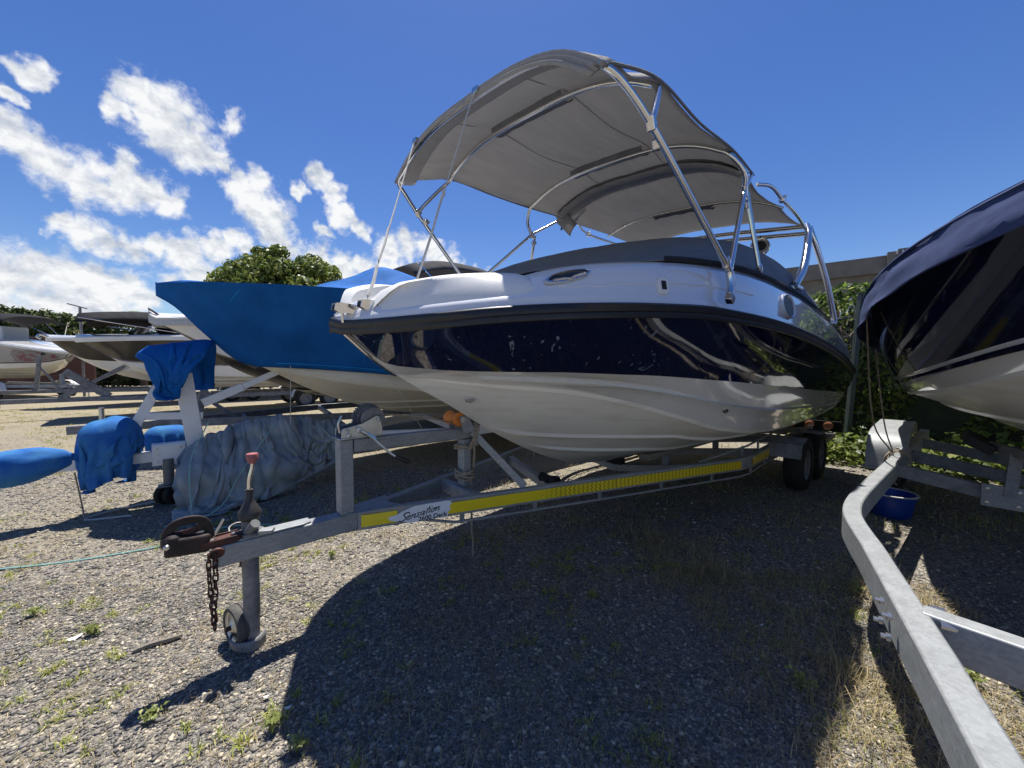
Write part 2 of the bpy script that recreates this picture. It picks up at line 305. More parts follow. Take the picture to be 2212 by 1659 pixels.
def thing(name, label, cat, loc=(0, 0, 0), rot=(0, 0, 0), group=None):
    o = bpy.data.objects.new(name, None); COL.objects.link(o); o.empty_display_size = .2; o.location = loc; o.rotation_euler = rot
    return tag(o, label, cat, group)
def wpt(o, p):
    """a point of o's local frame in world space"""
    return Matrix.LocRotScale(o.location, o.rotation_euler, None) @ Vector(p)
def pch(x, xs, ys):
    """smooth monotone interpolation"""
    xs = np.array(xs, float); ys = np.array(ys, float); h = np.diff(xs); d = np.diff(ys) / h; m = np.zeros(len(xs))
    m[1:-1] = np.where(d[:-1] * d[1:] > 0, 2 * d[:-1] * d[1:] / (d[:-1] + d[1:] + 1e-12), 0); m[0] = d[0]; m[-1] = d[-1]
    x = np.clip(np.atleast_1d(np.array(x, float)), xs[0], xs[-1]); i = np.clip(np.searchsorted(xs, x) - 1, 0, len(xs) - 2); t = (x - xs[i]) / h[i]
    return (2 * t**3 - 3 * t**2 + 1) * ys[i] + (t**3 - 2 * t**2 + t) * h[i] * m[i] + (-2 * t**3 + 3 * t**2) * ys[i + 1] + (t**3 - t**2) * h[i] * m[i + 1]
def curve(pts, n=8):
    """Catmull-Rom through pts"""
    P = [Vector(p) for p in pts]; P = [2 * P[0] - P[1]] + P + [2 * P[-1] - P[-2]]; out = []
    for i in range(1, len(P) - 2):
        for k in range(n):
            t = k / n; a, b, c, d = P[i - 1:i + 3]
            out.append(.5 * ((2 * b) + (c - a) * t + (2 * a - 5 * b + 4 * c - d) * t * t + (3 * b - a - 3 * c + d) * t**3))
    out.append(P[-2]); return out
RX = Matrix.Rotation(R(90), 3, 'X'); RY = Matrix.Rotation(R(90), 3, 'Y')
def rope_world(name, pts, r, m, label, cat='rope', group=None, n=8, seg=6):
    c = [Vector(p) for p in pts]; o0 = c[0]; mb = MB(); mb.tube([q - o0 for q in curve(c, n)], r, seg)
    o = build(name, mb, m); o.location = o0; return tag(o, label, cat, group)

def cloth(nx, ny, size, init, push, steps=220, iters=8, grav=.0016, damp=.97, bend=.25, fric=.5, pins=None):
    """small position-based cloth: a sheet settles over obstacles and folds as it does"""
    lx, ly = size[0] / (nx - 1), size[1] / (ny - 1); P = np.array([[init(i / (nx - 1), j / (ny - 1)) for j in range(ny)] for i in range(nx)], float); V = np.zeros_like(P)
    dg = math.hypot(lx, ly)
    def con(a, b, r, k):
        d = P[b] - P[a]; l = np.linalg.norm(d, axis=-1, keepdims=True) + 1e-9; c = d * ((l - r) / l) * .5 * k; P[a] += c; P[b] -= c
    S_ = slice
    def fam():
        for st, k in ((1, 1.), (2, bend)):
            for o in range(2 * st):
                if o % st or o // st > 1: continue
            for par in (0, 1):
                for off in range(st):
                    ia = np.arange(off + par * st, nx - st, 2 * st); con((ia[:, None], np.arange(ny)[None]), (ia[:, None] + st, np.arange(ny)[None]), lx * st, k)
                    ja = np.arange(off + par * st, ny - st, 2 * st); con((np.arange(nx)[:, None], ja[None]), (np.arange(nx)[:, None], ja[None] + st), ly * st, k)
        for par in (0, 1):
            ia = np.arange(par, nx - 1, 2)[:, None]; ja = np.arange(ny - 1)[None]
            con((ia, ja), (ia + 1, ja + 1), dg, .6); con((ia, ja + 1), (ia + 1, ja), dg, .6)
    for t in range(steps):
        O = P.copy(); V[..., 2] -= grav; P += V
        for _ in range(iters): fam()
        Q_ = push(P.reshape(-1, 3)).reshape(P.shape); hit = np.linalg.norm(Q_ - P, axis=-1, keepdims=True) > 1e-6; P = Q_
        if pins is not None: P = pins(P, t / steps)
        V = (P - O) * damp; V = np.where(hit, V * (1 - fric), V); n_ = np.linalg.norm(V, axis=-1, keepdims=True); V = np.where(n_ > .03, V / n_ * .03, V)
    return P
def push_capsules(caps, ground=.008, bound=None):
    def f(P):
        P = P.copy()
        if bound: P = bound(P)
        for a, b, r in caps:
            a = np.array(a); b = np.array(b); ab = b - a; t = np.clip(((P - a) @ ab) / (ab @ ab + 1e-9), 0, 1)[:, None]; c = a + ab * t; d = P - c; l = np.linalg.norm(d, axis=1, keepdims=True) + 1e-9; P = np.where(l < r, c + d / l * r, P)
        P[:, 2] = np.maximum(P[:, 2], ground); return P
    return f
def cloth_obj(name, P, m, parent=None, th=.004, o0=(0, 0, 0), sub=1):
    o0 = Vector(o0); o = build(name, MB().grid([[Vector(q) - o0 for q in r] for r in P.tolist()]), m, parent, smooth=180, fix=False)
    if sub: sd = o.modifiers.new('sub', 'SUBSURF'); sd.levels = sub; sd.render_levels = sub
    s_ = o.modifiers.new('cloth', 'SOLIDIFY'); s_.thickness = th; s_.offset = 0
    if parent is None: o.location = o0
    return o
# ------------------------------------------------------------------ ground
def axis_pts():
    a = np.concatenate([np.linspace(-400, -40, 10), np.linspace(-36, -8, 15), np.linspace(-7, 7, 113), np.linspace(8, 36, 15), np.linspace(40, 400, 10)]); return a
gx = axis_pts(); gy = np.concatenate([np.linspace(-400, -30, 8), np.linspace(-24, .5, 18), np.linspace(.7, 9, 110), np.linspace(10, 40, 20), np.linspace(50, 500, 10)])
def gz(x, y):
    k = max(0., 1 - max(abs(x) / 8, abs(y - 4) / 6)); return (noise.noise((x * 1.3, y * 1.3, 3.3)) * .012 + noise.noise((x * 4, y * 4, 1.)) * .004) * min(1, k * 3)
mb = MB(); mb.grid([[(x, y, gz(x, y)) for x in gx] for y in gy])
def ground_mat():
    m = bpy.data.materials.new('gravel_ground'); m.use_nodes = True; t = m.node_tree; b = t.nodes['Principled BSDF']; b.inputs['Roughness'].default_value = .95; b.inputs['Specular IOR Level'].default_value = .2
    tc = N(t, 'ShaderNodeTexCoord'); P = tc.outputs['Object']
    def vor(s, **k):
        v = N(t, 'ShaderNodeTexVoronoi', **k); v.inputs['Scale'].default_value = s; L(t, P, v.inputs['Vector']); return v
    def noi(s, d=5, r=.6):
        n = N(t, 'ShaderNodeTexNoise'); n.inputs['Scale'].default_value = s; n.inputs['Detail'].default_value = d; n.inputs['Roughness'].default_value = r; L(t, P, n.inputs['Vector']); return n.outputs[0]
    v1 = vor(95); v2 = vor(200)
    r = N(t, 'ShaderNodeValToRGB'); sp = N(t, 'ShaderNodeSeparateColor'); L(t, v1.outputs['Color'], sp.inputs[0]); L(t, sp.outputs[0], r.inputs[0])
    e = r.color_ramp.elements; e[0].color = (.11, .105, .098, 1); e[1].color = (.58, .51, .40, 1); e[1].position = 1
    for p_, c in ((.45, (.205, .192, .174)), (.75, (.30, .275, .235)), (.92, (.45, .39, .31))): q = e.new(p_); q.color = (*c, 1)
    # dust and straw between the stones
    a = noi(.55, 6); a2 = noi(5, 6, .7); s2 = math_n(t, 'ADD', math_n(t, 'MULTIPLY', a, .75), math_n(t, 'MULTIPLY', a2, .5))
    sx = N(t, 'ShaderNodeSeparateXYZ'); L(t, P, sx.inputs[0])
    field = math_n(t, 'MULTIPLY_ADD', sx.outputs[1], .035, -.06, True); field = math_n(t, 'MINIMUM', field, .30)
    s2 = math_n(t, 'ADD', s2, field)
    mr = N(t, 'ShaderNodeMapRange'); L(t, s2, mr.inputs[0]); mr.inputs[1].default_value = .64; mr.inputs[2].default_value = 1.0
    st = N(t, 'ShaderNodeValToRGB'); L(t, noi(38, 4), st.inputs[0]); st.color_ramp.elements[0].position = .35; st.color_ramp.elements[0].color = (.22, .19, .12, 1); st.color_ramp.elements[1].position = .65; st.color_ramp.elements[1].color = (.52, .44, .28, 1)
    mx = N(t, 'ShaderNodeMix', data_type='RGBA'); L(t, math_n(t, 'MULTIPLY', mr.outputs[0], .85), mx.inputs[0]); L(t, r.outputs[0], mx.inputs[6]); L(t, st.outputs[0], mx.inputs[7]); L(t, mx.outputs[2], b.inputs['Base Color'])
    h = math_n(t, 'ADD', math_n(t, 'MULTIPLY', v1.outputs['Distance'], -1.0), math_n(t, 'MULTIPLY', v2.outputs['Distance'], -.4))
    bp = N(t, 'ShaderNodeBump'); bp.inputs['Strength'].default_value = .9; bp.inputs['Distance'].default_value = .012; L(t, h, bp.inputs['Height'])
    L(t, bp.outputs[0], b.inputs['Normal']); return m
build('ground', mb, ground_mat(), kind='structure', fix=False)

def raw_mesh(name, V, faces_flat, loop_tot, m, kind='stuff', parent=None):
    me = bpy.data.meshes.new(name); me.vertices.add(len(V)); me.vertices.foreach_set('co', V.astype(np.float32).ravel())
    nl = len(faces_flat); me.loops.add(nl); me.loops.foreach_set('vertex_index', faces_flat.astype(np.int32))
    me.polygons.add(len(loop_tot)); st = np.concatenate([[0], np.cumsum(loop_tot)[:-1]]); me.polygons.foreach_set('loop_start', st.astype(np.int32))
    me.update(calc_edges=True); me.validate(); me.materials.append(M[m]); o = bpy.data.objects.new(name, me); COL.objects.link(o)
    if kind: o['kind'] = kind
    if parent is not None: o.parent = parent
    return o
# loose stones
def stones(n, y0, y1, s0, s1):
    y = np.sqrt(rng.uniform(y0**2, y1**2, n)); x = rng.uniform(-1.5, 1.5, n) * y; s = rng.uniform(s0, s1, n) * rng.choice([.6, .9, 1, 1.2, 1.8], n)
    z = np.array([gz(a, b) for a, b in zip(x, y)])
    base = np.array([[1, 0, 0], [0, 1, 0], [-1, 0, 0], [0, -1, 0], [0, 0, .75], [0, 0, -.6]], float)
    V = base[None] * (1 + rng.uniform(-.35, .35, (n, 6, 1))) + rng.uniform(-.22, .22, (n, 6, 3))
    V[..., 0] *= rng.uniform(.8, 1.5, (n, 1))
    a = rng.uniform(0, 6.28, n); c, q = np.cos(a)[:, None], np.sin(a)[:, None]
    X = V[..., 0] * c - V[..., 1] * q; Y = V[..., 0] * q + V[..., 1] * c
    V = np.stack([X, Y, V[..., 2] * .75], -1) * s[:, None, None]; V[..., 0] += x[:, None]; V[..., 1] += y[:, None]; V[..., 2] += (z + s * .12)[:, None]
    F = np.array([[0, 1, 4], [1, 2, 4], [2, 3, 4], [3, 0, 4], [1, 0, 5], [2, 1, 5], [3, 2, 5], [0, 3, 5]])
    return V.reshape(-1, 3), (F[None] + 6 * np.arange(n)[:, None, None]).reshape(-1)
V1, F1 = stones(40000, 1.0, 2.4, .0032, .0078); V2, F2 = stones(34000, 2.4, 5.2, .0045, .0105)
raw_mesh('gravel', np.concatenate([V1, V2]), np.concatenate([F1, F2 + len(V1)]), np.full((len(F1) + len(F2)) // 3, 3), 'stones')

def blades(cx, cy, per, ln, spread, wid, lean=.8):
    n = len(cx) * per; x = np.repeat(cx, per) + rng.normal(0, spread, n); y = np.repeat(cy, per) + rng.normal(0, spread, n)
    l = rng.uniform(.35, 1., n) * (np.repeat(ln, per) if hasattr(ln, '__len__') else ln); a = rng.uniform(0, 6.28, n); k = rng.uniform(.15, 1, n) * lean
    dx, dy = np.cos(a), np.sin(a); w = wid * rng.uniform(.6, 1.3, n)
    z0 = np.full(n, -.004)
    def p(f, side):
        r = l * k * f**1.6; h = l * f * np.sqrt(np.maximum(.05, 1 - (k * f * .8)**2)); ww = w * (1 - f * .75)
        return np.stack([x + dx * r - dy * ww * side, y + dy * r + dx * ww * side, z0 + h], -1)
    V = np.stack([p(0, -1), p(0, 1), p(.5, -1), p(.5, 1), p(1., 0)], 1).reshape(-1, 3)
    F = np.array([0, 1, 3, 2, 2, 3, 4]); return V, (F[None] + 5 * np.arange(n)[:, None]).reshape(-1), np.tile([4, 3], n)
def scatter(n, x0, x1, y0, y1, f=None):
    x = rng.uniform(x0, x1, n); y = rng.uniform(y0, y1, n)
    if f is not None: k = np.array([f(a, b) for a, b in zip(x, y)]); x, y = x[k], y[k]
    return x, y
clump = lambda a, b: noise.noise((a * .9, b * .9, 9.)) + .5 * noise.noise((a * 3, b * 3, 2.)) > -.02
def grass(name, parts, m):
    Vs, Fs, Ts, o = [], [], [], 0
    for V, F, T in parts: Vs.append(V); Fs.append(F + o); Ts.append(T); o += len(V)
    return raw_mesh(name, np.concatenate(Vs), np.concatenate(Fs), np.concatenate(Ts), m)
tuft = lambda a, b: noise.noise((a * 1.7, b * 1.7, 9.)) + .6 * noise.noise((a * 6, b * 6, 2.)) > .12
g = []
g.append(blades(*scatter(4200, -16, -1.2, 2.4, 13, tuft), 11, .055, .03, .0045, 1.2))
g.append(blades(*scatter(620, -3.6, 1.2, 1.1, 3.6, tuft), 20, .05, .014, .0030, 1.5))
g.append(blades(*scatter(330, .2, 2.7, 1.2, 4.2, tuft), 12, .06, .02, .0020, 1.3))
g.append(blades(*scatter(110, 1.1, 2.3, 1.2, 3.2), 10, .09, .03, .0017, 1.3))
g.append(blades(*scatter(520, -2.5, 3.5, 3.2, 8, tuft), 9, .06, .045, .0034))
g.append(blades(*scatter(320, 1.9, 5.5, 3.0, 7, tuft), 10, .09, .06, .0034))
grass('grass', g, 'grass')
g = []
g.append(blades(*scatter(5200, -16, -1.2, 2.2, 13, lambda a, b: tuft(a, b) or rng.random() < .45), 8, .05, .05, .0032, 1.5))
g.append(blades(*scatter(2600, -3.8, .6, 1.05, 3.3), 5, .05, .022, .0016, 1.9))
g.append(blades(*scatter(520, .9, 2.4, 1.3, 3.3, clump), 10, .21, .04, .0016, 1.6))
g.append(blades(*scatter(500, -.6, 1.6, 1.1, 2.6), 5, .10, .03, .0015, 1.7))
g.append(blades(*scatter(620, 1.0, 2.6, 1.05, 2.6), 11, .085, .028, .0017, 1.6))
g.append(blades(*scatter(900, -2, 6, 3, 9), 7, .11, .06, .003, 1.4))
grass('dry_grass', g, 'grass_dry')

def leaves(P, Nn, size, jit=.7, asp=.5):
    """one small bent leaf per point; P, Nn arrays"""
    n = len(P); Nn = Nn + rng.normal(0, jit, (n, 3)); Nn /= np.linalg.norm(Nn, axis=1)[:, None] + 1e-9
    r = rng.normal(0, 1, (n, 3)); r[:, 2] -= .5; u = r - (r * Nn).sum(1)[:, None] * Nn; u /= np.linalg.norm(u, axis=1)[:, None] + 1e-9; v = np.cross(Nn, u)
    s = size * rng.uniform(.6, 1.3, n)[:, None]
    V = np.stack([P - u * s * .5, P + v * s * asp * .5 + Nn * s * .08, P + u * s * .55 - Nn * s * .12, P - v * s * asp * .5 + Nn * s * .08], 1).reshape(-1, 3)
    return V, np.arange(4 * n), np.full(n, 4)
def crown_pts(blobs, n, inner=.35):
    out_p, out_n = [], []; w = np.array([b[3]**2 for b in blobs]); w = w / w.sum()
    idx = rng.choice(len(blobs), n, p=w)
    B = np.array([b[:3] for b in blobs]); Rr = np.array([b[3] for b in blobs])
    d = rng.normal(0, 1, (n, 3)); d /= np.linalg.norm(d, axis=1)[:, None]; rad = Rr[idx] * (1 - inner * rng.random(n)**2)
    P = B[idx] + d * rad[:, None] * np.array([1, 1, .8]); return P, d
def crown(name, blobs, n, size, m, parent, **k):
    P, d = crown_pts(blobs, n); return raw_mesh(name, *leaves(P, d, size, **k), m, kind=None, parent=parent)
def tree(label, loc, blobs, n, size, m, trunk_h, tr, group=None):
    t = thing('tree', label, 'tree', loc, group=group); mb = MB()
    mb.tube(curve([(0, 0, -.1), (.05 * tr, .1, trunk_h * .5), (0, 0, trunk_h)], 4), np.linspace(tr, tr * .6, 9), 10)
    for b in blobs[:7]:
        e = Vector(b[:3]); mb.tube(curve([(0, 0, trunk_h * .85), Vector((0, 0, trunk_h)).lerp(e, .5) + Vector((0, 0, .2)), e], 4), np.linspace(tr * .5, tr * .12, 9), 6)
    build('trunk', mb, 'bark', t); crown('crown', blobs, n, size, m, t); return t
# broad tree behind the blue boat
bl = [(0, 0, 5.0, 1.9), (0, -1.2, 6.2, 1.15), (.9, -1.5, 6.0, 1.0), (-1.0, -1.5, 5.95, 1.0), (.1, -2.2, 5.3, 1.0), (1.9, -1.6, 5.2, .95), (-2.0, -1.6, 5.1, .95)]
for i in range(34):
    a = random.uniform(0, 6.28); e = random.uniform(-.1, 1.0); rr = 3.0; bl.append((rr * math.cos(a) * math.cos(e * 1.2) * random.uniform(.75, 1.02), rr * .9 * math.sin(a) * math.cos(e * 1.2), 4.55 + 2.35 * math.sin(e * 1.35) * random.uniform(.85, 1.05), random.uniform(.55, 1.0)))
for i in range(16):
    a = random.uniform(0, 6.28); e = random.uniform(.1, 1.4); bl.append((3.25 * math.cos(a) * math.cos(e), 2.9 * math.sin(a) * math.cos(e), 4.7 + 2.75 * math.sin(e), random.uniform(.25, .45)))
tree('broad dark green leafy tree standing behind the blue covered boat', (-11.8, 20, -.35), bl, 21000, .25, 'leaf_b', 3.2, .28)
tree('small leafy treetop showing above the white coaming of the navy and white boat', (2.0, 15.5, 0), [(0, 0, 5.05, .55), (.45, 0, 5.2, .38), (-.45, .2, 4.95, .45)], 1500, .16, 'leaf_b', 4.2, .12)
tree('sparse spiky shrub top showing behind the bimini posts', (-.2, 16, 0), [(0, 0, 4.5, .55), (.8, .3, 4.25, .5), (-.9, 0, 4.2, .45), (.2, .5, 4.9, .3)], 1300, .2, 'leaf_hedge', 3.9, .12)
# palm peeping over the boats at left
t = thing('palm', 'palm with spiky fronds rising behind the white wrapped boat bow', 'tree', (-23.5, 24.5, 0))
mb = MB(); mb.tube([(0, 0, 0), (0.1, 0, 2.5), (0, 0, 4.2)], [.2, .16, .14], 9); build('trunk', mb, 'bark', t)
for k in range(22):
    a = k * 2.4; up = random.uniform(.2, 1.0); mb = MB(); c = curve([(0, 0, 4.2), (math.cos(a) * .7, math.sin(a) * .7, 4.2 + .55 * up), (math.cos(a) * 1.6, math.sin(a) * 1.6, 4.1 + .5 * up)], 6)
    for i, q in enumerate(c[:-1]):
        d = (c[i + 1] - q).normalized(); s = d.cross(Vector((0, 0, 1))).normalized(); w = .36 * math.sin(math.pi * (i + 1) / 14)
        for sg in (-1, 1):
            for j in range(2): o = q + d * .06 * j; e = o + s * sg * w + d * w * .9 - Vector((0, 0, .06)); mb.add([o, o + d * .05, e], [(0, 1, 2)])
    build('frond', mb, 'leaf_b', t, smooth=0, fix=False)
# hedge at left, behind a red-brown wall
def hedge(name, label, pts, n, size, m, thick=.8, group=None):
    """pts: (x, y, top) along the hedge; leaves on the front and over the top of an uneven body"""
    o = Vector((pts[0][0], pts[0][1], 0)); t = thing(name, label, 'hedge', o, group=group)
    P = []; Nn = []; seg = []; tot = 0
    for a, b in zip(pts[:-1], pts[1:]): l = math.dist(a[:2], b[:2]); seg.append(l); tot += l
    sg = rng.choice(len(seg), n, p=np.array(seg) / tot); f = rng.random(n); A = np.array(pts)
    p = A[sg] * (1 - f[:, None]) + A[sg + 1] * f[:, None]; d = (A[sg + 1] - A[sg])[:, :2]; d /= np.linalg.norm(d, axis=1)[:, None]; nr = np.stack([d[:, 1], -d[:, 0]], 1)
    sgn = np.where((nr * p[:, :2]).sum(1) > 0, -1, 1); nr = nr * sgn[:, None]
    h = rng.random(n)**.8; bump = np.array([noise.noise((q[0] * .8, q[1] * .8, hh * q[2] * .9)) + .6 * noise.noise((q[0] * 2.2, q[1] * 2.2, hh * q[2] * 2.2)) for q, hh in zip(p, h)])
    top = rng.random(n) < .25; z = p[:, 2] * h * (1 + .05 * bump); off = thick * (.5 + .6 * bump) * np.sqrt(np.clip(1 - (h - .25).clip(0)**4, .05, 1))
    z = np.where(top, p[:, 2] * (.93 + .12 * bump) , z); off = np.where(top, thick * rng.uniform(-.6, .6, n), off)
    P = np.stack([p[:, 0] + nr[:, 0] * off - o.x, p[:, 1] + nr[:, 1] * off - o.y, np.maximum(.03, z)], -1); Nn = np.stack([nr[:, 0], nr[:, 1], np.where(top, 1.5, .35)], -1)
    raw_mesh('foliage', *leaves(P, Nn, size), m, kind=None, parent=t)
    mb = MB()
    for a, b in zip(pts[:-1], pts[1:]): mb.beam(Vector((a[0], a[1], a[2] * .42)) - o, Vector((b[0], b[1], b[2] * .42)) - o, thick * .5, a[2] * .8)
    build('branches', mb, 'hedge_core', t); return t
hedge('hedge', 'long leafy hedge behind the red-brown wall and the far left boats', [(-42, 20, 5.6), (-33, 24, 5.2), (-28, 25.5, 4.6), (-24, 27, 4.45), (-20, 28, 4.9), (-10, 31, 4.4)], 26000, .30, 'leaf_hedge', 1.4)
w = thing('wall', 'red-brown wall standing in front of the far hedge at left', 'wall', (-32, 19.5, 0)); mb = MB(); mb.beam((-8, -2, 1.45), (8.6, 2.1, 1.45), .15, 2.9); build('wall_panel', mb, 'red_wall', w)
mb = MB(); mb.beam((-8, -2, 2.94), (8.6, 2.1, 2.94), .22, .07); build('coping', mb, 'concrete', w)
# hedge and creeper at right behind the sterns
fr = lambda s, p: (-.957 + s * .749 + p * .663, 2.1 + s * .663 - p * .749)
A = fr(8.4, -1.6); B = fr(8.2, 1.3); C_ = fr(8.1, 3.0); D_ = fr(8.3, 6)
hedge('hedge', 'tall hedge of green creeper behind the stern of the navy and white boat', [(*A, 2.65), (*B, 2.75), (*C_, 2.55), (*D_, 2.7)], 12500, .105, 'leaf', .75)
tw = thing('dry_creeper', 'dead grey creeper twigs hanging on the hedge beside the green fence post', 'plant', (fr(7.75, 1.25)[0], fr(7.75, 1.25)[1], 1.9))
mb = MB()
for k in range(150):
    a = Vector((random.gauss(0, .42), random.gauss(0, .16), random.gauss(0, .2))); d = Vector((random.gauss(0, 1), random.gauss(0, .5), random.gauss(-.3, .8))).normalized() * random.uniform(.15, .4); mb.tube([a, a + d * .5 + Vector((random.gauss(0, .03),) * 3), a + d], .005, 3)
build('twig', mb, 'leaf_dry', tw, smooth=0, fix=False, kind='stuff')
f = thing('fence_post', 'slanting green metal fence post in front of the right hedge', 'post', (*fr(7.3, 1.22), 0)); mb = MB(); mb.beam((-.05, 0, 0), (.10, 0, 2.5), .07, .07, (0, 1, 0)); build('post', mb, 'green_post', f, bevel=.006)
mb = MB(); mb.box((.10, 0, 2.52), (.085, .085, .02)); build('cap', mb, 'green_post', f)
# low leafy plants on the ground by the hedge
mbp = [fr(6.9 + random.uniform(-.6, .7), 1.1 + random.uniform(-.5, 2.6)) for _ in range(900)]
P = np.array([(x, y, abs(random.gauss(.1, .13))) for x, y in mbp for _ in range(4)]) + rng.normal(0, .05, (3600, 3)); P[:, 2] = np.abs(P[:, 2]) + .02
raw_mesh('ground_cover', *leaves(P, np.tile([0., -.2, 1.], (len(P), 1)), .10, .5, .6), 'leaf_b')

# ------------------------------------------------------------------ concrete building at right
u = Vector((-.783, .622, 0)); n_ = Vector((-.622, -.783, 0)); b0 = Vector((18.0, 20.0, 0))
bd = thing('building', 'grey concrete building with flat roof behind the right hedge', 'building', b0, (0, 0, math.atan2(u.y, u.x)))
mb = MB(); mb.box((6, -3.0, 3.0), (22, 6, 6.0)); build('wall', mb, 'concrete', bd)
mb = MB(); mb.box((6, -2.9, 6.42), (22.3, 6.5, .82)); build('parapet', mb, 'concrete', bd)
for (x, z, wd, ht, gm) in ((2.35, 4.35, .85, .75, 'window_blue'), (.2, 4.55, .62, .62, 'window_blue'), (1.3, 4.3, 1.0, .8, 'brown_board'), (4.6, 4.4, 1.2, .8, 'window_blue'), (7.6, 4.4, 1.2, .8, 'window_blue')):
    fm = MB(); 
    for (cx, cz, sx, sz) in ((x, z + ht / 2, wd + .1, .06), (x, z - ht / 2, wd + .1, .06), (x - wd / 2, z, .06, ht), (x + wd / 2, z, .06, ht)): fm.box((cx, .03, cz), (sx, .1, sz))
    wf = build('window', fm, 'alu', bd); mb = MB(); mb.box((x, .012, z), (wd - .05, .02, ht - .05)); build('pane', mb, gm, wf)
bk = thing('building', 'taller concrete block with a roof ladder beside the grey building', 'building', b0 + Vector((.75, -.75, 0)), (0, 0, math.atan2(u.y, u.x)))
mb = MB(); mb.box((-2.6, -1.5, 3.55), (4.8, 3.2, 7.1)); build('wall', mb, 'concrete', bk)
mb = MB(); mb.beam((-.35, .25, 5.4), (-.35, .25, 7.0), .05, .05, (0, 1, 0)).beam((-1.15, .25, 5.4), (-1.15, .25, 7.0), .05, .05, (0, 1, 0))
for k in range(4): mb.beam((-.35, .25, 5.6 + k * .42), (-1.15, .25, 5.6 + k * .42), .04, .04)
build('ladder', mb, 'alu', bk)
mb = MB(); mb.box((.05, .2, 6.1), (.3, .3, 1.7)); build('pillar', mb, 'concrete', bk)
# ------------------------------------------------------------------ hulls
class Lines:
    """half-breadths w and heights z along the length s: keel k, chine C, boot top D, sheer R"""
    def __init__(q, s, k, wC, zC, wD, zD, wR, zR):
        q.s = np.array(s); q.k, q.wC, q.zC, q.wD, q.zD, q.wR, q.zR = [np.array(a, float) for a in (k, wC, zC, wD, zD, wR, zR)]
        q.wC = np.maximum(q.wC, 0.0005); q.zC = np.maximum(q.zC, q.k + .004); q.wD = np.maximum(q.wD, q.wC + .0005); q.zD = np.maximum(q.zD, q.zC + .006); q.wR = np.maximum(q.wR, q.wD + .0005)
        q.zR = np.maximum(q.zR, q.zD + .01)
def hull_bottom(q, z0, strakes=True):
    mb = MB(); P = []
    for i, s in enumerate(q.s):
        w, zc, k = q.wC[i], q.zC[i], q.k[i]; row = []
        hollow = .055 * min(1, max(0, 1 - abs(s - 1.2) / 1.9)) * min(1, w / .5)
        ka, ca = q.k[-1], q.zC[-1]; d = max(.01, zc - k)
        tA = min(.80, max(.02, (ka + .98 * (ca - ka) + .02 * max(0, 3 - s) - k) / d)); tB = min(.52, max(.01, (ka + .66 * (ca - ka) + .02 * max(0, 3 - s) - k) / d)); tB = min(tB, tA * .8)
        ts = [1, .985, .97] + [tA + (.97 - tA) * f for f in (.75, .5, .25, .03)] + [tA] + [tB + (tA - tB) * f for f in (.75, .5, .25, .04)] + [tB] + [tB * f for f in (.7, .4, .2, 0)]
        for n_, t in enumerate(ts):
            x = w * t; z = k + (zc - k) * t - hollow * math.sin(math.pi * t)
            if n_ in (7, 12) and strakes and t > .06: z -= .020 * min(1, (t - .06) / .15) * min(1, w / .3)
            if n_ == 1: z -= .016 * min(1, w / .3) * strakes
            row.append((x, z))
        P.append([(s, -a, z - z0) for a, z in row] + [(s, a, z - z0) for a, z in row[-2::-1]])
    mb.grid(P)
    return mb
def strip(q, z0, w0, zz0, w1, zz1, n=6, bulge=0., mid=None):
    mb = MB()
    for sg in (-1, 1):
        P = []
        for i, s in enumerate(q.s):
            row = []
            for j in range(n + 1):
                t = j / n; b = bulge * math.sin(math.pi * t) * min(1, (w0[i] + .02) / .4); row.append((s, sg * (w0[i] + (w1[i] - w0[i]) * t + b), zz0[i] + (zz1[i] - zz0[i]) * t - z0))
            if mid and w0[i] > .12: # spray rail: a step in the middle of the panel
                j = n // 2; a = row[j]; row[j] = (a[0], a[1] + sg * mid, a[2] - .004); b_ = row[j + 1]; row[j + 1] = (b_[0], row[j][1] - sg * mid * .9, row[j][2] + .012)
            P.append(row)
        mb.grid(P)
    return mb
def transom(q, z0, rake=0):
    i = -1; s = q.s[i]; pts = [(s + .002, -q.wR[i], q.zR[i] - z0), (s + .002, -q.wD[i], q.zD[i] - z0), (s + .002, -q.wC[i], q.zC[i] - z0), (s + .002, 0, q.k[i] - z0), (s + .002, q.wC[i], q.zC[i] - z0), (s + .002, q.wD[i], q.zD[i] - z0), (s + .002, q.wR[i], q.zR[i] - z0)]
    return MB().poly(pts, (.03, 0, 0))
def rail(q, z0, off=.028, h=.055, i0=0):
    mb = MB()
    for sg in (-1, 1):
        P = []
        for i in range(i0, len(q.s)):
            w, z, s = q.wR[i], q.zR[i] - z0, q.s[i]; c = min(1, w / .2); dx = -.9 * off * (1 - c)
            P.append([(s + dx * k_, sg * (w + off * k_ * c), z + dz) for k_, dz in ((-.3, .010), (.55, .012), (1, .004), (1, -h * .42), (.72, -h * .5), (.8, -h * .56), (.8, -h * .92), (.5, -h), (-.3, -h))])
        mb.grid(P)
    return mb
def offset_rows(q, zz): return zz
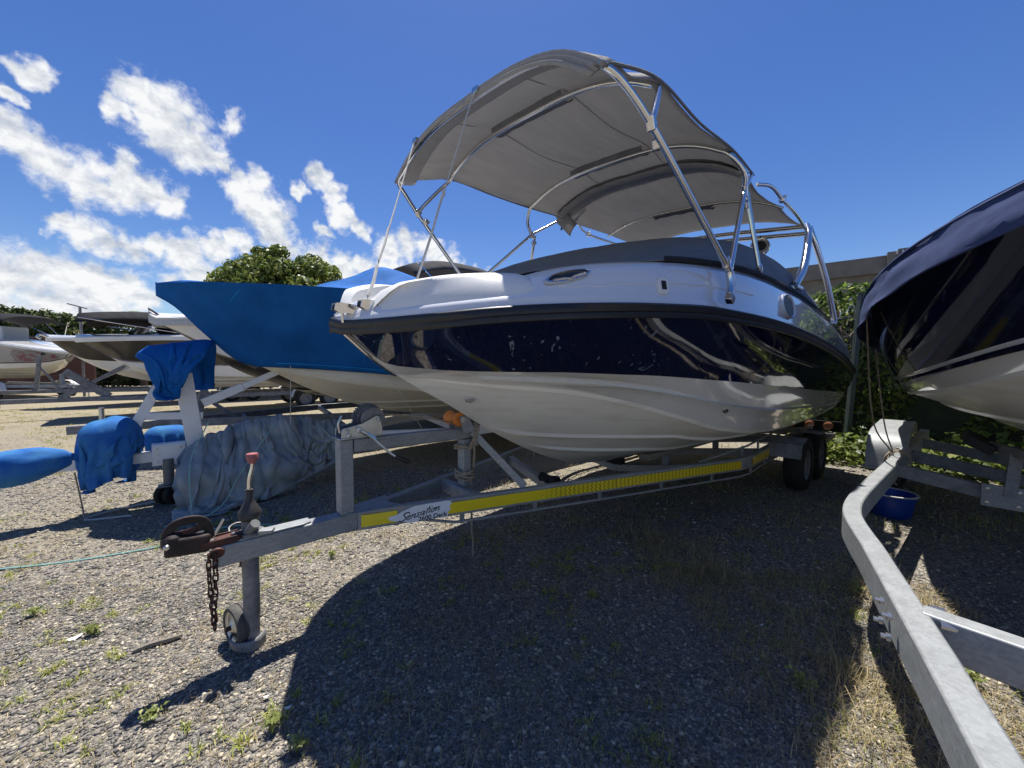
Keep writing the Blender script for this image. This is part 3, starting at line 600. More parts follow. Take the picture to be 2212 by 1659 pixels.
# ------------------------------------------------------------------ the navy and white boat
TH = 41.5; OX, OY = -.957, 2.1
S = np.unique(np.concatenate([[-.045, -.03, -.01, .02, .05, .08, .12, .16, .2, .25, .3, .36, .42, .48, .55, .62, .7, .8, .9], np.arange(1.0, 6.11, .1)]))
kk = pch(S, [-.05, .05, .15, .28, .47, .67, .95, 1.22, 1.48, 1.77, 2.09, 2.6, 3.4, 6.2], [1.625, 1.541, 1.456, 1.365, 1.255, 1.148, .98, .837, .714, .60, .511, .455, .43, .44])
wC = pch(S, [-.05, .40, .65, .9, 1.14, 1.53, 1.91, 2.37, 2.88, 3.6, 4.76, 6.2], [0, 0, .22, .41, .57, .77, .93, 1.04, 1.12, 1.16, 1.17, 1.16])
zC = pch(S, [-.05, .40, .65, .9, 1.14, 1.53, 1.91, 2.37, 2.88, 3.6, 4.76, 6.2], [1.6, 1.33, 1.328, 1.326, 1.318, 1.258, 1.169, 1.059, .993, .955, .946, .97])
wD = pch(S, [-.05, .17, .25, .39, .61, .98, 1.37, 2.0, 3.0, 4, 6.2], [0, .02, .13, .29, .51, .77, .94, 1.12, 1.22, 1.24, 1.235])
zD = pch(S, [-.05, .18, .39, .61, .98, 1.37, 2.0, 3.0, 4.4, 5.93, 6.2], [1.62, 1.418, 1.416, 1.428, 1.45, 1.452, 1.43, 1.372, 1.28, 1.191, 1.175])
wR = pch(S, [-.045, -.03, 0, .03, .11, .19, .36, .66, 1.08, 1.57, 2.14, 3.26, 4.7, 6.2], [.001, .08, .17, .25, .44, .59, .79, .99, 1.13, 1.23, 1.285, 1.31, 1.31, 1.29])
zR = pch(S, [-.05, .03, .11, .19, .36, .66, 1.08, 1.57, 2.14, 3.26, 4.69, 5.75, 6.2], [1.625, 1.645, 1.668, 1.69, 1.732, 1.777, 1.819, 1.846, 1.845, 1.807, 1.692, 1.545, 1.47])
Q = Lines(S, kk, wC, zC, wD, zD, wR, zR); Z0 = .5
boat = thing('motorboat', 'navy blue and white motorboat under a grey canopy on the trailer with yellow tape', 'boat', (OX, OY, Z0), (R(6.2), 0, R(TH)))
def W(s, w, z): return Vector((s, -w, z - Z0))
build('hull_bottom', hull_bottom(Q, Z0), 'gel_bottom', boat, smooth=28)
build('hull_side', strip(Q, Z0, Q.wC, Q.zC, Q.wD, Q.zD, 8, .012, .016), 'gel_white', boat, smooth=30)
build('hull_band', strip(Q, Z0, Q.wD, Q.zD, Q.wR, Q.zR - .03, 8, .022), 'navy', boat, smooth=50)
build('transom', transom(Q, Z0), 'gel_white', boat)
build('rub_rail', rail(Q, Z0, .026, .060), 'rubber_black', boat, smooth=50)
# bright stem strip
mb = MB(); c = [W(s - .006, 0, k) for s, k in zip(S, kk) if s < .33]; mb.tube(c, .011, 8); build('stem_strip', mb, 'chrome', boat)
# deck and side coaming
zT = pch(S, [-.05, 0, .1, .2, .3, .45, .6, .8, 1.06, 1.4, 2, 2.6, 3.2, 4, 5, 6.2], [1.655, 1.69, 1.745, 1.785, 1.812, 1.852, 1.925, 1.985, 2.032, 2.08, 2.125, 2.142, 2.142, 2.11, 2.03, 1.9])
wT = np.maximum(.02, Q.wR - pch(S, [-.05, .05, .3, .6, 1.2, 2, 3, 6.2], [.05, .11, .18, .15, .12, .12, .15, .2]))
def deck_row(i):
    w, z, t, h = Q.wR[i], Q.zR[i] + .008, wT[i], zT[i]; dh = h - z
    return [(max(0, a_), b_) for a_, b_ in _deck_row(w, z, t, h, dh)]
def _deck_row(w, z, t, h, dh):
    return [(w - .004, z), (w - .012, z + min(.03, dh * .3)), (w - .03, z + min(.045, dh * .45)), (w + (t - w) * .42, z + dh * .55), (w + (t - w) * .62, z + dh * .78), (w + (t - w) * .85, z + dh * .95), (t - .02, h), (t - .06, h - .004)]
def deck_surf(s, z):
    """near-side deck point and outward normal at station s and height z"""
    def at(s_, z_):
        i = np.interp(s_, S, np.arange(len(S))); a, b = int(i), min(int(i) + 1, len(S) - 1); f = i - a
        r = [(p[0] * (1 - f) + p2[0] * f, p[1] * (1 - f) + p2[1] * f) for p, p2 in zip(deck_row(a), deck_row(b))]
        zs = [p[1] for p in r]; return W(s_, float(np.interp(z_, zs[:7], [p[0] for p in r][:7])), z_)
    p = at(s, z); n = (at(s + .04, z) - at(s - .04, z)).cross(at(s, z + .02) - at(s, z - .02)).normalized(); 
    if n.y > 0: n = -n
    return p, n
mb = MB()
for sg in (-1, 1): mb.grid([[(s, sg * a, z - Z0) for a, z in deck_row(i)] for i, s in enumerate(S)])
P = []
for i, s in enumerate(S):
    a, h = deck_row(i)[-1]; low = h - .36 * min(1, max(0, (s - .5) / .3)); P.append([(s, -a, h - Z0), (s, -a * .97, low - Z0), (s, 0, low - Z0 + .015), (s, a * .97, low - Z0), (s, a, h - Z0)])
mb.grid(P); build('deck', mb, 'gel_white', boat, smooth=40)
# raised, sunlit bow cap each side of the bow
capo = None
for sg in (1, -1):
    P = []; ss = np.linspace(.03, .62, 26)
    for s in ss:
        wr = float(np.interp(s, S, Q.wR)); zr = float(np.interp(s, S, Q.zR)); e = min(1, (s - .03) / .12, (.62 - s) / .10); e = math.sin(max(0, e) * math.pi / 2); wi = wr * .30
        h = zr + .012 + (.115 + .02 * math.sin(s * 5)) * e
        P.append([W(s, sg * x, z) for x, z in ((wr - .035, zr + .02), (wr - .05, zr + .045 * e + .02), (wr - .085, zr + .08 * e + .02), (wr - .12, h), (wr - .2 * min(1, wr), h + .015 * e), ((wr + wi) / 2, h + .02 * e), (wi + .04, h), (wi, h - .1 * e))])
    build('bow_cap', MB().grid(P), 'gel_cap', boat, smooth=60)
# moulding crease along the coaming
for lab, f0 in (('moulding', .33),):
    c = []
    for s in np.arange(.62, 2.1, .06):
        i = int(np.interp(s, S, np.arange(len(S)))); r = deck_row(i); z = r[2][1] + (r[5][1] - r[2][1]) * (.30 + .10 * math.sin(s)); p, n = deck_surf(s, z); c.append(p - n * .004)
    build(lab, MB().tube(c, .007, 6), 'gel_white', boat)
# cockpit cover
P = []; cs = np.linspace(1.25, 5.9, 44)
for s in cs:
    i = np.interp(s, S, np.arange(len(S))); t = float(np.interp(s, S, wT)) - .015; h = float(np.interp(s, S, zT)) + .012
    top = float(pch(s, [1.2, 1.45, 1.75, 2.2, 2.7, 3.3, 3.9, 4.6, 5.3, 5.95], [2.05, 2.17, 2.31, 2.46, 2.585, 2.69, 2.72, 2.62, 2.38, 1.98])[0]); top = max(top, h + .01)
    row = []
    for j in range(-12, 13):
        x = j / 12; k = (1 - abs(x)**3.4); z = h + (top - h) * k**.85; z += .010 * noise.noise((s * 5, x * 5, 0)) * k + .012 * math.sin(s * 8 + x * 3) * k * noise.noise((s, x * 3, 4)); row.append(W(s, x * t, z))
    P.append(row)
o = build('cockpit_cover', MB().grid(P), 'cover_grey', boat, smooth=70); so = o.modifiers.new('cloth', 'SOLIDIFY'); so.thickness = .006
mb = MB()
for sg in (-1, 1): mb.tube([W(s, sg * (float(np.interp(s, S, wT)) + .010), float(np.interp(s, S, zT)) + .016 + .006 * noise.noise((s * 4, sg, 0))) for s in cs], .013, 6)
build('cover_hem', mb, 'black_cloth', boat)
# fittings on the near side
def on_deck(s, z):
    p, n = deck_surf(s, z); x = Vector((1, 0, 0)); x = (x - n * x.dot(n)).normalized(); y = n.cross(x); return p, Matrix((x, y, n)).transposed(), n
p, rot, n = on_deck(.675, 1.905)
def ell(a, b, k=28, pw=2.): return [(a * math.copysign(abs(math.cos(t))**(2 / pw), math.cos(t)), b * math.copysign(abs(math.sin(t))**(2 / pw), math.sin(t))) for t in [2 * math.pi * i / k for i in range(k)]]
mb = MB(); E1 = [(x, y, 0) for x, y in ell(.118, .030)]; E2 = [(x * .97, y * .9, .014) for x, y in ell(.118, .030)]; E3 = [(x * .86, y * .66, .015) for x, y in ell(.118, .030)]; E4 = [(x * .84, y * .62, .006) for x, y in ell(.118, .030)]
mb.grid([[p + rot @ Vector(q) for q in r] for r in (E1, E2, E3, E4)], True); ve = build('vent_trim', mb, 'chrome', boat)
mb = MB().poly([p + rot @ Vector((x * .84, y * .62, .002)) for x, y in ell(.118, .030)], n * .005); build('vent_insert', mb, 'dark_glass', ve)
sgn = 1 if (rot @ Vector((0, 1, 0))).z > 0 else -1
mb = MB().tube([p + rot @ Vector((x, sgn * y, .014)) for x, y in ((-.085, -.010), (-.03, -.013), (0, -.022), (.03, -.013), (.085, -.010))], .006, 6); build('vent_bar', mb, 'chrome', ve)
p, rot, n = on_deck(1.165, 1.925)
mb = MB().poly([p + rot @ Vector((x, y, -.004)) for x, y in ell(.036, .046, 24, 2.6)], n * .014); sk = build('socket', mb, 'gel_cap', boat, bevel=.003)
mb = MB().poly([p + rot @ Vector((x, y, .009)) for x, y in ((-.016, -.022), (.016, -.022), (.016, .022), (-.016, .022))], n * .003); build('socket_slot', mb, 'black_cloth', sk)
p, rot, n = on_deck(2.78, 1.985)
mb = MB(); mb.grid([[p + rot @ Vector((x * f, y * f, h)) for x, y in ell(.155, .082, 30, 2.3)] for f, h in ((1.12, -.006), (1.08, .012), (1.0, .016), (.9, .006), (.88, -.03))], True); po = build('porthole_rim', mb, 'gel_white', boat, smooth=60)
mb = MB().poly([p + rot @ Vector((x * .9, y * .9, .002)) for x, y in ell(.155, .082, 30, 2.3)], n * .004); build('porthole_glass', mb, 'rubber_black', po)
def on_side(s, z):
    i = int(np.interp(s, S, np.arange(len(S)))); f = (z - Q.zC[i]) / (Q.zD[i] - Q.zC[i]); w = Q.wC[i] + (Q.wD[i] - Q.wC[i]) * f + .012 * math.sin(math.pi * f)
    return W(s, w, z)
for s, z, r in ((2.31, 1.215, .036), (2.80, 1.17, .026)):
    p = on_side(s, z); mb = MB().lathe([(r, -.01), (r, .006), (r * .8, .008), (r * .72, .002), (r * .72, -.02)], p, RX, 18); ff = build('through_hull', mb, 'alu', boat); mb = MB().lathe([(r * .7, .0045), (.0, .0046)], p, RX, 14); build('hole', mb, 'black_cloth', ff)
p = W(.70, .19, 1.205); mb = MB().poly([p + Vector((x, -.01, z)) for x, z in ((-.03, .010), (.03, .012), (.035, .004), (.0, -.012), (-.022, -.006))], (0, .03, 0)); build('bow_vent', mb, 'alu', boat, bevel=.003)
# bow rollers
for (s, w, z) in ((-.035, .11, 1.70), (.055, .20, 1.724)):
    b = W(s, w, z); mb = MB()
    for sg in (-1, 1):
        o_ = [b + Vector((x, sg * .022, h)) for x, h in ((-.05, -.012), (-.045, .018), (-.02, .026), (.09, .018), (.13, .0), (.11, -.018), (-.02, -.024))]; mb.poly(o_, (0, .005 * sg, 0))
    mb.box(b + Vector((.05, 0, -.02)), (.14, .046, .006)); mb.cyl(b + Vector((-.005, 0, -.02)), b + Vector((.0, 0, -.07)), .008, 8)
    br = build('bow_roller', mb, 'chrome', boat); mb = MB().lathe([(.017, -.021), (.02, -.018), (.013, 0), (.02, .018), (.017, .021)], b + Vector((-.02, 0, 0)), RX, 14); build('roller', mb, 'rubber_black', br)
# grab strap plate where the second stay is made fast
p = W(.29, .24, 1.815); mb = MB().poly([p + Vector(q) for q in ((-.10, 0, -.035), (-.04, 0, .02), (.05, 0, .02), (.09, 0, -.03))], (0, .05, 0)); build('mooring_plate', mb, 'alu', boat, bevel=.004)

# ------------------------------------------------------------------ bimini frame and canopy (bolted to the boat)
def tube_part(name, pts, r, m='chrome', n=8, parent=boat, seg=10): return build(name, MB().tube(curve([W(*p) for p in pts], n) if n else [W(*p) for p in pts], r, seg), m, parent, smooth=60)
def arch(s, we, ze, zc, ds=0, k=13): return [(s + ds * (1 - (j / k)**2), we * j / k, ze + (zc - ze) * (1 - abs(j / k)**3.2)) for j in range(-k, k + 1)]
TR = .0165
def bow(name, legs, s, we, ze, zc):
    a = arch(s, we, ze - .012, zc - .03); near = list(legs); far = [(p[0], -p[1], p[2]) for p in legs]
    tube_part(name, far + a + near[::-1], TR, n=3)
BASE = (1.64, 1.235, 2.06); J12 = (.945, 1.08, 2.60); JM = (2.25, 1.03, 2.70)
bow('main_bow', [BASE, (1.3, 1.16, 2.325), J12, (.80, 1.03, 2.71)], .72, .985, 2.775, 3.03)
bow('second_bow', [J12, (.985, 1.065, 2.66), (1.09, 1.01, 2.80)], 1.165, .955, 2.905, 3.12)
bow('third_bow', [JM, (2.19, 1.035, 2.80)], 2.125, .955, 2.92, 3.14)
for sg in (1, -1):
    f_ = lambda p: (p[0], sg * p[1], p[2])
    tube_part('brace_pole', [f_(JM), f_(BASE)], .0155, n=0)
    b2 = (2.37, 1.15, 2.195); tube_part('rear_pole', [f_((2.30, 1.03, 2.70)), f_(b2)], .0155, n=0)
    tube_part('strut', [f_(JM), f_((2.62, .93, 2.94))], .013, n=0)
    for q, e in ((J12, .03), (JM, .034), ((1.02, 1.075, 2.54), .02), ((2.295, 1.035, 2.62), .021), ((1.60, 1.225, 2.10), .024), (b2, .024)):
        c = W(*f_(q)); mb = MB().lathe([(.010, -e * 1.1), (.021, -e), (.021, e), (.010, e * 1.1)], c, Matrix.Rotation(-.5, 3, 'Y'), 12); mb.box(c + Vector((.012, 0, .012)), (.05, .026, .03), Matrix.Rotation(.6, 3, 'Y')); build('hinge', mb, 'chrome', boat, bevel=.003)
    c0 = W(*f_(BASE)); mb = MB().tube([c0, c0 + Vector((.015, -sg * .012, -.07)), c0 + Vector((-.01, -sg * .02, -.13))], .021, 12); mb.box(c0 + Vector((-.025, -sg * .03, -.15)), (.05, .04, .04), Matrix.Rotation(.5, 3, 'Y')); build('deck_mount', mb, 'chrome', boat, bevel=.004)
    c0 = W(*f_(b2)); mb = MB().box(c0 + Vector((.01, 0, -.03)), (.06, .035, .03)); build('deck_mount', mb, 'rubber_black', boat, bevel=.004)
def sheet(name, rows, m, sag=.03, k=16, parent=boat, th=.006, wob=.006):
    """cloth over bows; rows of (s, half width, edge z, crown z)"""
    P = []; ns = 7
    for a, b in zip(rows[:-1], rows[1:]):
        for j in range(ns):
            t = j / ns; r = [a[i] * (1 - t) + b[i] * t for i in range(4)]; P.append((r, math.sin(math.pi * t)))
    P.append((rows[-1], 0)); G = []
    for (s, w, ze, zc), sg in P:
        row = []
        for j in range(-k, k + 1):
            x = j / k; z = ze + (zc - ze) * (1 - abs(x)**3.2) - sag * sg * (1 - .5 * abs(x)); z += wob * noise.noise((s * 6, x * 7, 2.)) + wob * .8 * math.sin(x * 34 + s * 5) * (1 - sg)**2 * noise.noise((s * 3, x * 4, 7.))
            row.append(W(s, w * x * (1 - .035 * sg), z))
        G.append(row)
    o = build(name, MB().grid(G), m, parent, smooth=75); so = o.modifiers.new('cloth', 'SOLIDIFY'); so.thickness = th; return o
canopy = sheet('canopy', [(.683, .955, 2.735, 2.985), (.685, .98, 2.748, 3.005), (.70, 1.0, 2.765, 3.03), (.78, 1.0, 2.80, 3.06), (1.165, .97, 2.925, 3.14), (2.125, .97, 2.94, 3.165), (2.66, .93, 2.955, 3.165)], 'canvas', .022)
def pocket(name, s, w0, w1, ze, zc, we, wd, m, parent, drop=.03):
    G = []
    for j in range(25):
        w = w0 + (w1 - w0) * j / 24; x = w / we; z = ze + (zc - ze) * (1 - abs(x)**3.2); wb = .010 * noise.noise((w * 14, s, 1)); wv = .012 * math.sin(w * 40 + s) * abs(noise.noise((w * 9, s, 5)))
        G.append([W(s + a * wd + (wb if a else 0), w, z - .026 - d) for a, d in ((-.28, -.012), (-.15, drop * .7), (.1, drop), (.45, drop * .9 + wv), (.75, drop * .5 + wv), (1.0, -.012))])
    o = build(name, MB().grid(G), m, parent, smooth=70); return o
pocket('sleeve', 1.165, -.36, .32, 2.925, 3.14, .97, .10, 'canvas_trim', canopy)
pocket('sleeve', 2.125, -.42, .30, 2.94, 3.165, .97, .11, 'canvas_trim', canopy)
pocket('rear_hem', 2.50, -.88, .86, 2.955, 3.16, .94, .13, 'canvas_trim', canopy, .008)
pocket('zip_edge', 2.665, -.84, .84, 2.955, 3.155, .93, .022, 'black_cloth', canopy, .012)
mb = MB()
for sg in (1, -1):
    pts = []
    for s, w, z in [(.70, .995, 2.755), (.78, .995, 2.795), (1.165, .968, 2.918), (1.65, .955, 2.917), (2.125, .968, 2.933), (2.66, .93, 2.95)]: pts.append(W(s, sg * w, z))
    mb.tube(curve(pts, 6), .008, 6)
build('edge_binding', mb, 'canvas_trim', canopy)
def seam_line(parent, w_, rows):
    pts = []
    for (s, w, ze, zc) in rows: x = w_; pts.append(W(s, w * x, ze + (zc - ze) * (1 - abs(x)**3.2) - .012 - .02 * (len(pts) % 2)))
    build('seam', MB().tube(curve(pts, 5), .003, 5), 'canvas', parent)
for w_ in (-.36, .34): seam_line(canopy, w_, [(.70, 1.0, 2.76, 3.03), (.95, .985, 2.87, 3.10), (1.165, .97, 2.925, 3.14), (1.65, .96, 2.92, 3.14), (2.125, .97, 2.94, 3.165), (2.4, .95, 2.935, 3.155), (2.66, .93, 2.955, 3.165)])
# front valance fold: the hem band sewn over the front bow
G = []
for j in range(-16, 17):
    x = j / 16; z = 2.755 + .27 * (1 - abs(x)**3.2); wv = .006 * math.sin(x * 60) * noise.noise((x * 9, 0, 3)); G.append([W(.70, .985 * x, z + .0), W(.75, .98 * x, z - .006 + wv * .5), W(.82, .975 * x, z + .008 + wv), W(.86, .97 * x, z + .026)])
build('front_hem', MB().grid(G), 'canvas', canopy, smooth=75)
for w, z in ((-.62, 2.95), (.10, 3.0)):
    mb = MB(); c = W(.678, w, z - .005); mb.box(c, (.03, .05, .03)); mb.tube([c + Vector((-.01, 0.018, 0)), c + Vector((-.02, 0.012, -.03)), c + Vector((-.02, -.012, -.03)), c + Vector((-.01, -.018, 0))], .004, 6); build('stay_tab', mb, 'chrome', canopy, bevel=.004)
# black webbing straps at the far rear corner
for s in (2.58, 2.72):
    mb = MB(); 
    for sg in (-1,): mb.sweep(curve([W(s, sg * .72, 3.07), W(s + .03, sg * .86, 2.985), W(s + .06, sg * .93, 2.90), W(s + .04, sg * .95, 2.82)], 5), .035, .006, (0, .5, 1)); build('strap', mb, 'black_cloth', canopy)
G = [[W(2.50 + .05 * a, -w, z - .02 * a) for a in range(6)] for w, z in ((.84, 3.0), (.88, 2.965), (.91, 2.92), (.925, 2.875))]
o = build('corner_flap', MB().grid(G), 'canvas', canopy, smooth=70); o.modifiers.new('cloth', 'SOLIDIFY').thickness = .005
# rear canopy on its own bows and the stainless tower
canopy2 = sheet('rear_canopy', [(2.47, .915, 2.915, 3.12), (2.58, .92, 2.925, 3.125), (3.45, .90, 2.945, 3.11), (4.43, .95, 2.965, 3.12)], 'canvas', .03)
pocket('sleeve', 3.50, -.35, .28, 2.945, 3.105, .90, .09, 'canvas_trim', canopy2, .02)
pocket('zip_edge', 3.49, -.35, .30, 2.945, 3.11, .90, .018, 'black_cloth', canopy2, .012)
JR = (3.16, 1.0, 2.90)
for sg in (1, -1):
    f_ = lambda p: (p[0], sg * p[1], p[2])
    tube_part('rear_bow_leg', [f_((2.84, .90, 2.945)), f_((2.95, .97, 2.945)), f_(JR), f_((3.7, .99, 2.90)), f_((4.25, .95, 2.90))], .014, n=5)
    tube_part('tower_leg', [f_((4.30, .93, 2.965)), f_((4.12, 1.0, 2.82)), f_((3.75, 1.09, 2.45)), f_((3.45, 1.115, 2.235))], [.030] * 9 + [.034] * 12 + [.034] * 4, n=8)
    tube_part('tower_leg', [f_((4.36, .94, 2.965)), f_((4.42, 1.02, 2.76)), f_((4.6, 1.13, 2.4)), f_((4.86, 1.2, 2.04))], .027, n=6)
    tube_part('tower_brace', [f_((3.85, 1.08, 2.55)), f_((3.52, 1.12, 2.28)), f_((3.30, 1.12, 2.20))], .012, n=4)
    c = W(*f_((3.42, 1.12, 2.20))); mb = MB().tube([c + Vector((-.08, -sg * .02, .015)), c + Vector((.06, -sg * .03, .01))], .024, 12); build('tower_foot', mb, 'chrome', boat)
    c = W(*f_((4.88, 1.2, 2.02))); mb = MB().box(c, (.10, .06, .03)); build('tower_foot', mb, 'chrome', boat, bevel=.006)
    c = W(*f_(JR)); mb = MB().box(c, (.05, .04, .05)); mb.cyl(c + Vector((0, -.03, .02)), c + Vector((0, .03, .02)), .012, 8); build('hinge', mb, 'chrome', boat, bevel=.005)
for s, z in ((4.30, 2.955), (4.37, 2.90)): tube_part('tower_crossbar', [(s, -.94, z), (s, 0, z + .03), (s, .94, z)], .024, n=6)
tube_part('rear_cross_bow', arch(3.46, .93, 2.92, 3.08), .013, n=2)
c = W(4.36, .50, 2.80); mb = MB().lathe([(.02, -.08), (.075, -.06), (.10, 0), (.098, .05), (.085, .07), (.06, .06)], c, Matrix.Rotation(R(-75), 3, 'Y') @ Matrix.Rotation(.5, 3, 'X'), 20); sp = build('tower_speaker', mb, 'chrome', boat, smooth=60)
mb = MB().lathe([(.0, .066), (.05, .066), (.06, .058)], c, Matrix.Rotation(R(-75), 3, 'Y') @ Matrix.Rotation(.5, 3, 'X'), 18); build('speaker_cone', mb, 'rubber_black', sp)
mb = MB().tube([c + Vector((0, 0, .08)), c + Vector((0, 0, .13))], .016, 10); build('clamp', mb, 'rubber_black', sp)
# rope stays from the canopy front down to the bow
def bw(s, w, z): return wpt(boat, W(s, w, z))
def stay(a, b, label, knots):
    rope_world('stay_rope', [bw(*a), (bw(*a) + bw(*b)) / 2 + Vector((0, 0, -.012)), bw(*b)], 0.0045, 'rope_white', label, n=10)
    o = bpy.data.objects['stay_rope'] if 'stay_rope.001' not in bpy.data.objects else bpy.data.objects['stay_rope.001']
    A, B = bw(*a), bw(*b); mb = MB()
    for t0, t1, r in knots: mb.tube([A.lerp(B, t0) - o.location, A.lerp(B, (t0 + t1) / 2) + Vector((.006, 0, 0)) - o.location, A.lerp(B, t1) - o.location], r, 7)
    build('splice', mb, 'rope_white', o)
stay((.662, -.62, 2.925), (.05, .175, 1.735), 'thin white rope stay from the canopy edge to the front bow roller', [(.62, .80, .0065), (.83, .97, .009)])
stay((.662, .10, 2.975), (.27, .24, 1.835), 'white rope stay from the canopy centre to the plate on the bow', [(.53, .56, .009), (.56, .99, .0062)])
# ------------------------------------------------------------------ trailer of the navy and white boat (s along, p towards the camera)
tr = thing('boat_trailer', 'galvanised boat trailer with yellow reflective tape and a rusty coupling', 'trailer', (OX, OY, 0), (0, 0, R(TH)))
def T(s, p, z): return Vector((s, -p, z))
ca, sa = math.cos(R(TH)), math.sin(R(TH))
def TW(s, p, dx, dy, z): return Vector((s + dx * ca + dy * sa, -p - dx * sa + dy * ca, z))   # local point plus an offset along world x, y
mb = MB().beam(T(-.56, -.045, .51), T(.10, -.045, .51), .09, .10); build('drawbar', mb, 'galv', tr, bevel=.008)
mb = MB().poly([T(-.47, -.004, .561), T(-.18, -.004, .561), T(-.14, -.02, .561), T(-.14, -.086, .561), T(-.47, -.086, .561)], (0, 0, .010)); build('cover_plate', mb, 'galv', tr, bevel=.004)
def ry(s): return .030 + .329 * (s - .211)
for sg in (1, -1):
    pts = [T(s, -.045 + sg * (.02 + ry(s)), .505) for s in (.03, .5, 1.6, 2.6, 3.18)] + [T(3.30, -.045 + sg * 1.045, .505), T(3.42, -.045 + sg * 1.052, .505), T(4.7, -.045 + sg * 1.0, .505), T(6.1, -.045 + sg * 1.0, .505)]
    build('side_rail', MB().sweep(pts, .05, .11), 'galv', tr, bevel=.006)
mb = MB().poly([T(.03, -.10, .562), T(.03, .012, .562), T(.34, .085, .562), T(.30, -.04, .562), T(.34, -.175, .562)], (0, 0, .006)); build('gusset', mb, 'galv', tr, bevel=.002)
u_r = Vector((1, -.329, 0)).normalized(); n_r = Vector((-.329, -1, 0)).normalized(); o_r = T(.211, .030 + .004, .505)   # outer face of the near rail
def face(a, b, e=0.): return o_r + u_r * a + Vector((0, 0, b)) + n_r * (.0045 + e)
def tape(a0, a1, z=(-.034, .036)):
    mb = MB().poly([face(a0, z[0]), face(a1, z[0]), face(a1, z[1]), face(a0, z[1])], n_r * .0015); return build('reflective_tape', mb, 'tape', tr, smooth=0)
tape(-.10, .10); tape(.40, 1.7); tape(1.705, 3.10)
mb = MB().poly([T(s, p, z) for s, p, z in ((3.36, 1.036, .472), (4.62, .986, .472), (4.62, .986, .541), (3.36, 1.036, .541))], (0, -.0015, 0)); build('reflective_tape', mb, 'tape', tr, smooth=0)
# sticker with the lettering
st_ = [(.045, -.006), (.06, .004), (.10, .010), (.12, .022), (.20, .048), (.26, .050), (.40, .054), (.425, .048), (.43, .03), (.418, .02), (.422, -.01), (.408, -.016), (.405, -.044), (.37, -.05), (.30, -.046), (.24, -.052), (.17, -.050), (.13, -.040), (.10, -.030), (.06, -.022)]
stk = build('sticker', MB().poly([face(a, b, .0016) for a, b in st_], n_r * .0012), 'sticker', tr, smooth=0)
LT = {'S': [[(1.05, 1.75), (.75, 2.05), (.3, 1.95), (.12, 1.55), (.4, 1.15), (.72, .75), (.62, .2), (.15, -.05), (-.3, .15)]], 'e': [[(.02, .5), (.42, .62), (.52, .9), (.28, 1.0), (.06, .65), (.12, .12), (.42, 0), (.75, .3)]],
      'n': [[(.02, 1.), (.1, .05)], [(.09, .55), (.35, .98), (.55, .85), (.52, .1), (.75, .15)]], 's': [[(.55, .92), (.25, 1.0), (.12, .75), (.42, .45), (.4, .08), (.02, .02)]],
      'a': [[(.55, .88), (.25, 1.), (.02, .5), (.15, .03), (.42, .25), (.58, .95), (.55, .12), (.78, .15)]], 't': [[(.36, 1.9), (.2, .25), (.45, .05)], [(-.05, 1.2), (.65, 1.3)]], 'i': [[(.12, 1.), (.1, .1), (.32, .15)], [(.2, 1.42), (.24, 1.55)]], 'o': [[(.35, 1.), (.05, .7), (.08, .15), (.35, 0), (.58, .35), (.55, .8), (.32, 1.0), (.8, .95)]]}
mb = MB(); cx = 0
for ch in 'Sensation':
    for stp in LT[ch]:
        pts = [face(.115 + (cx + x + y * .35) * .0345, -.034 + y * .0235 + cx * .0058, .0032) for x, y in stp]; mb.tube(curve(pts, 4) if len(pts) > 2 else pts, .0027 if ch != 'S' else .0034, 6)
    cx += {'S': 1.0, 't': .62, 'i': .42}.get(ch, .80)
build('lettering', mb, 'ink', stk, smooth=60)
def text_mesh(name, body, size, M4, m, parent, shear=0., bold=0.):
    cu = bpy.data.curves.new('text', 'FONT'); cu.body = body; cu.size = size; cu.shear = shear; cu.offset = bold; cu.extrude = .0006; ob = bpy.data.objects.new('text', cu); COL.objects.link(ob)
    dg = bpy.context.evaluated_depsgraph_get(); dg.update(); me = bpy.data.meshes.new_from_object(ob.evaluated_get(dg)); bpy.data.objects.remove(ob); me.name = name
    me.transform(M4); me.materials.clear(); me.materials.append(M[m]); o = bpy.data.objects.new(name, me); COL.objects.link(o); o.parent = parent; return o
up = (Vector((0, 0, 1)) + u_r * .0).normalized(); p0 = face(.222, -.050, .0036)
d_ = (u_r + Vector((0, 0, .05))).normalized(); text_mesh('lettering', '2600 Deck', .040, Matrix(((d_.x, up.x, n_r.x, p0.x), (d_.y, up.y, n_r.y, p0.y), (d_.z, up.z, n_r.z, p0.z), (0, 0, 0, 1))), 'ink', stk, 0, .0007)
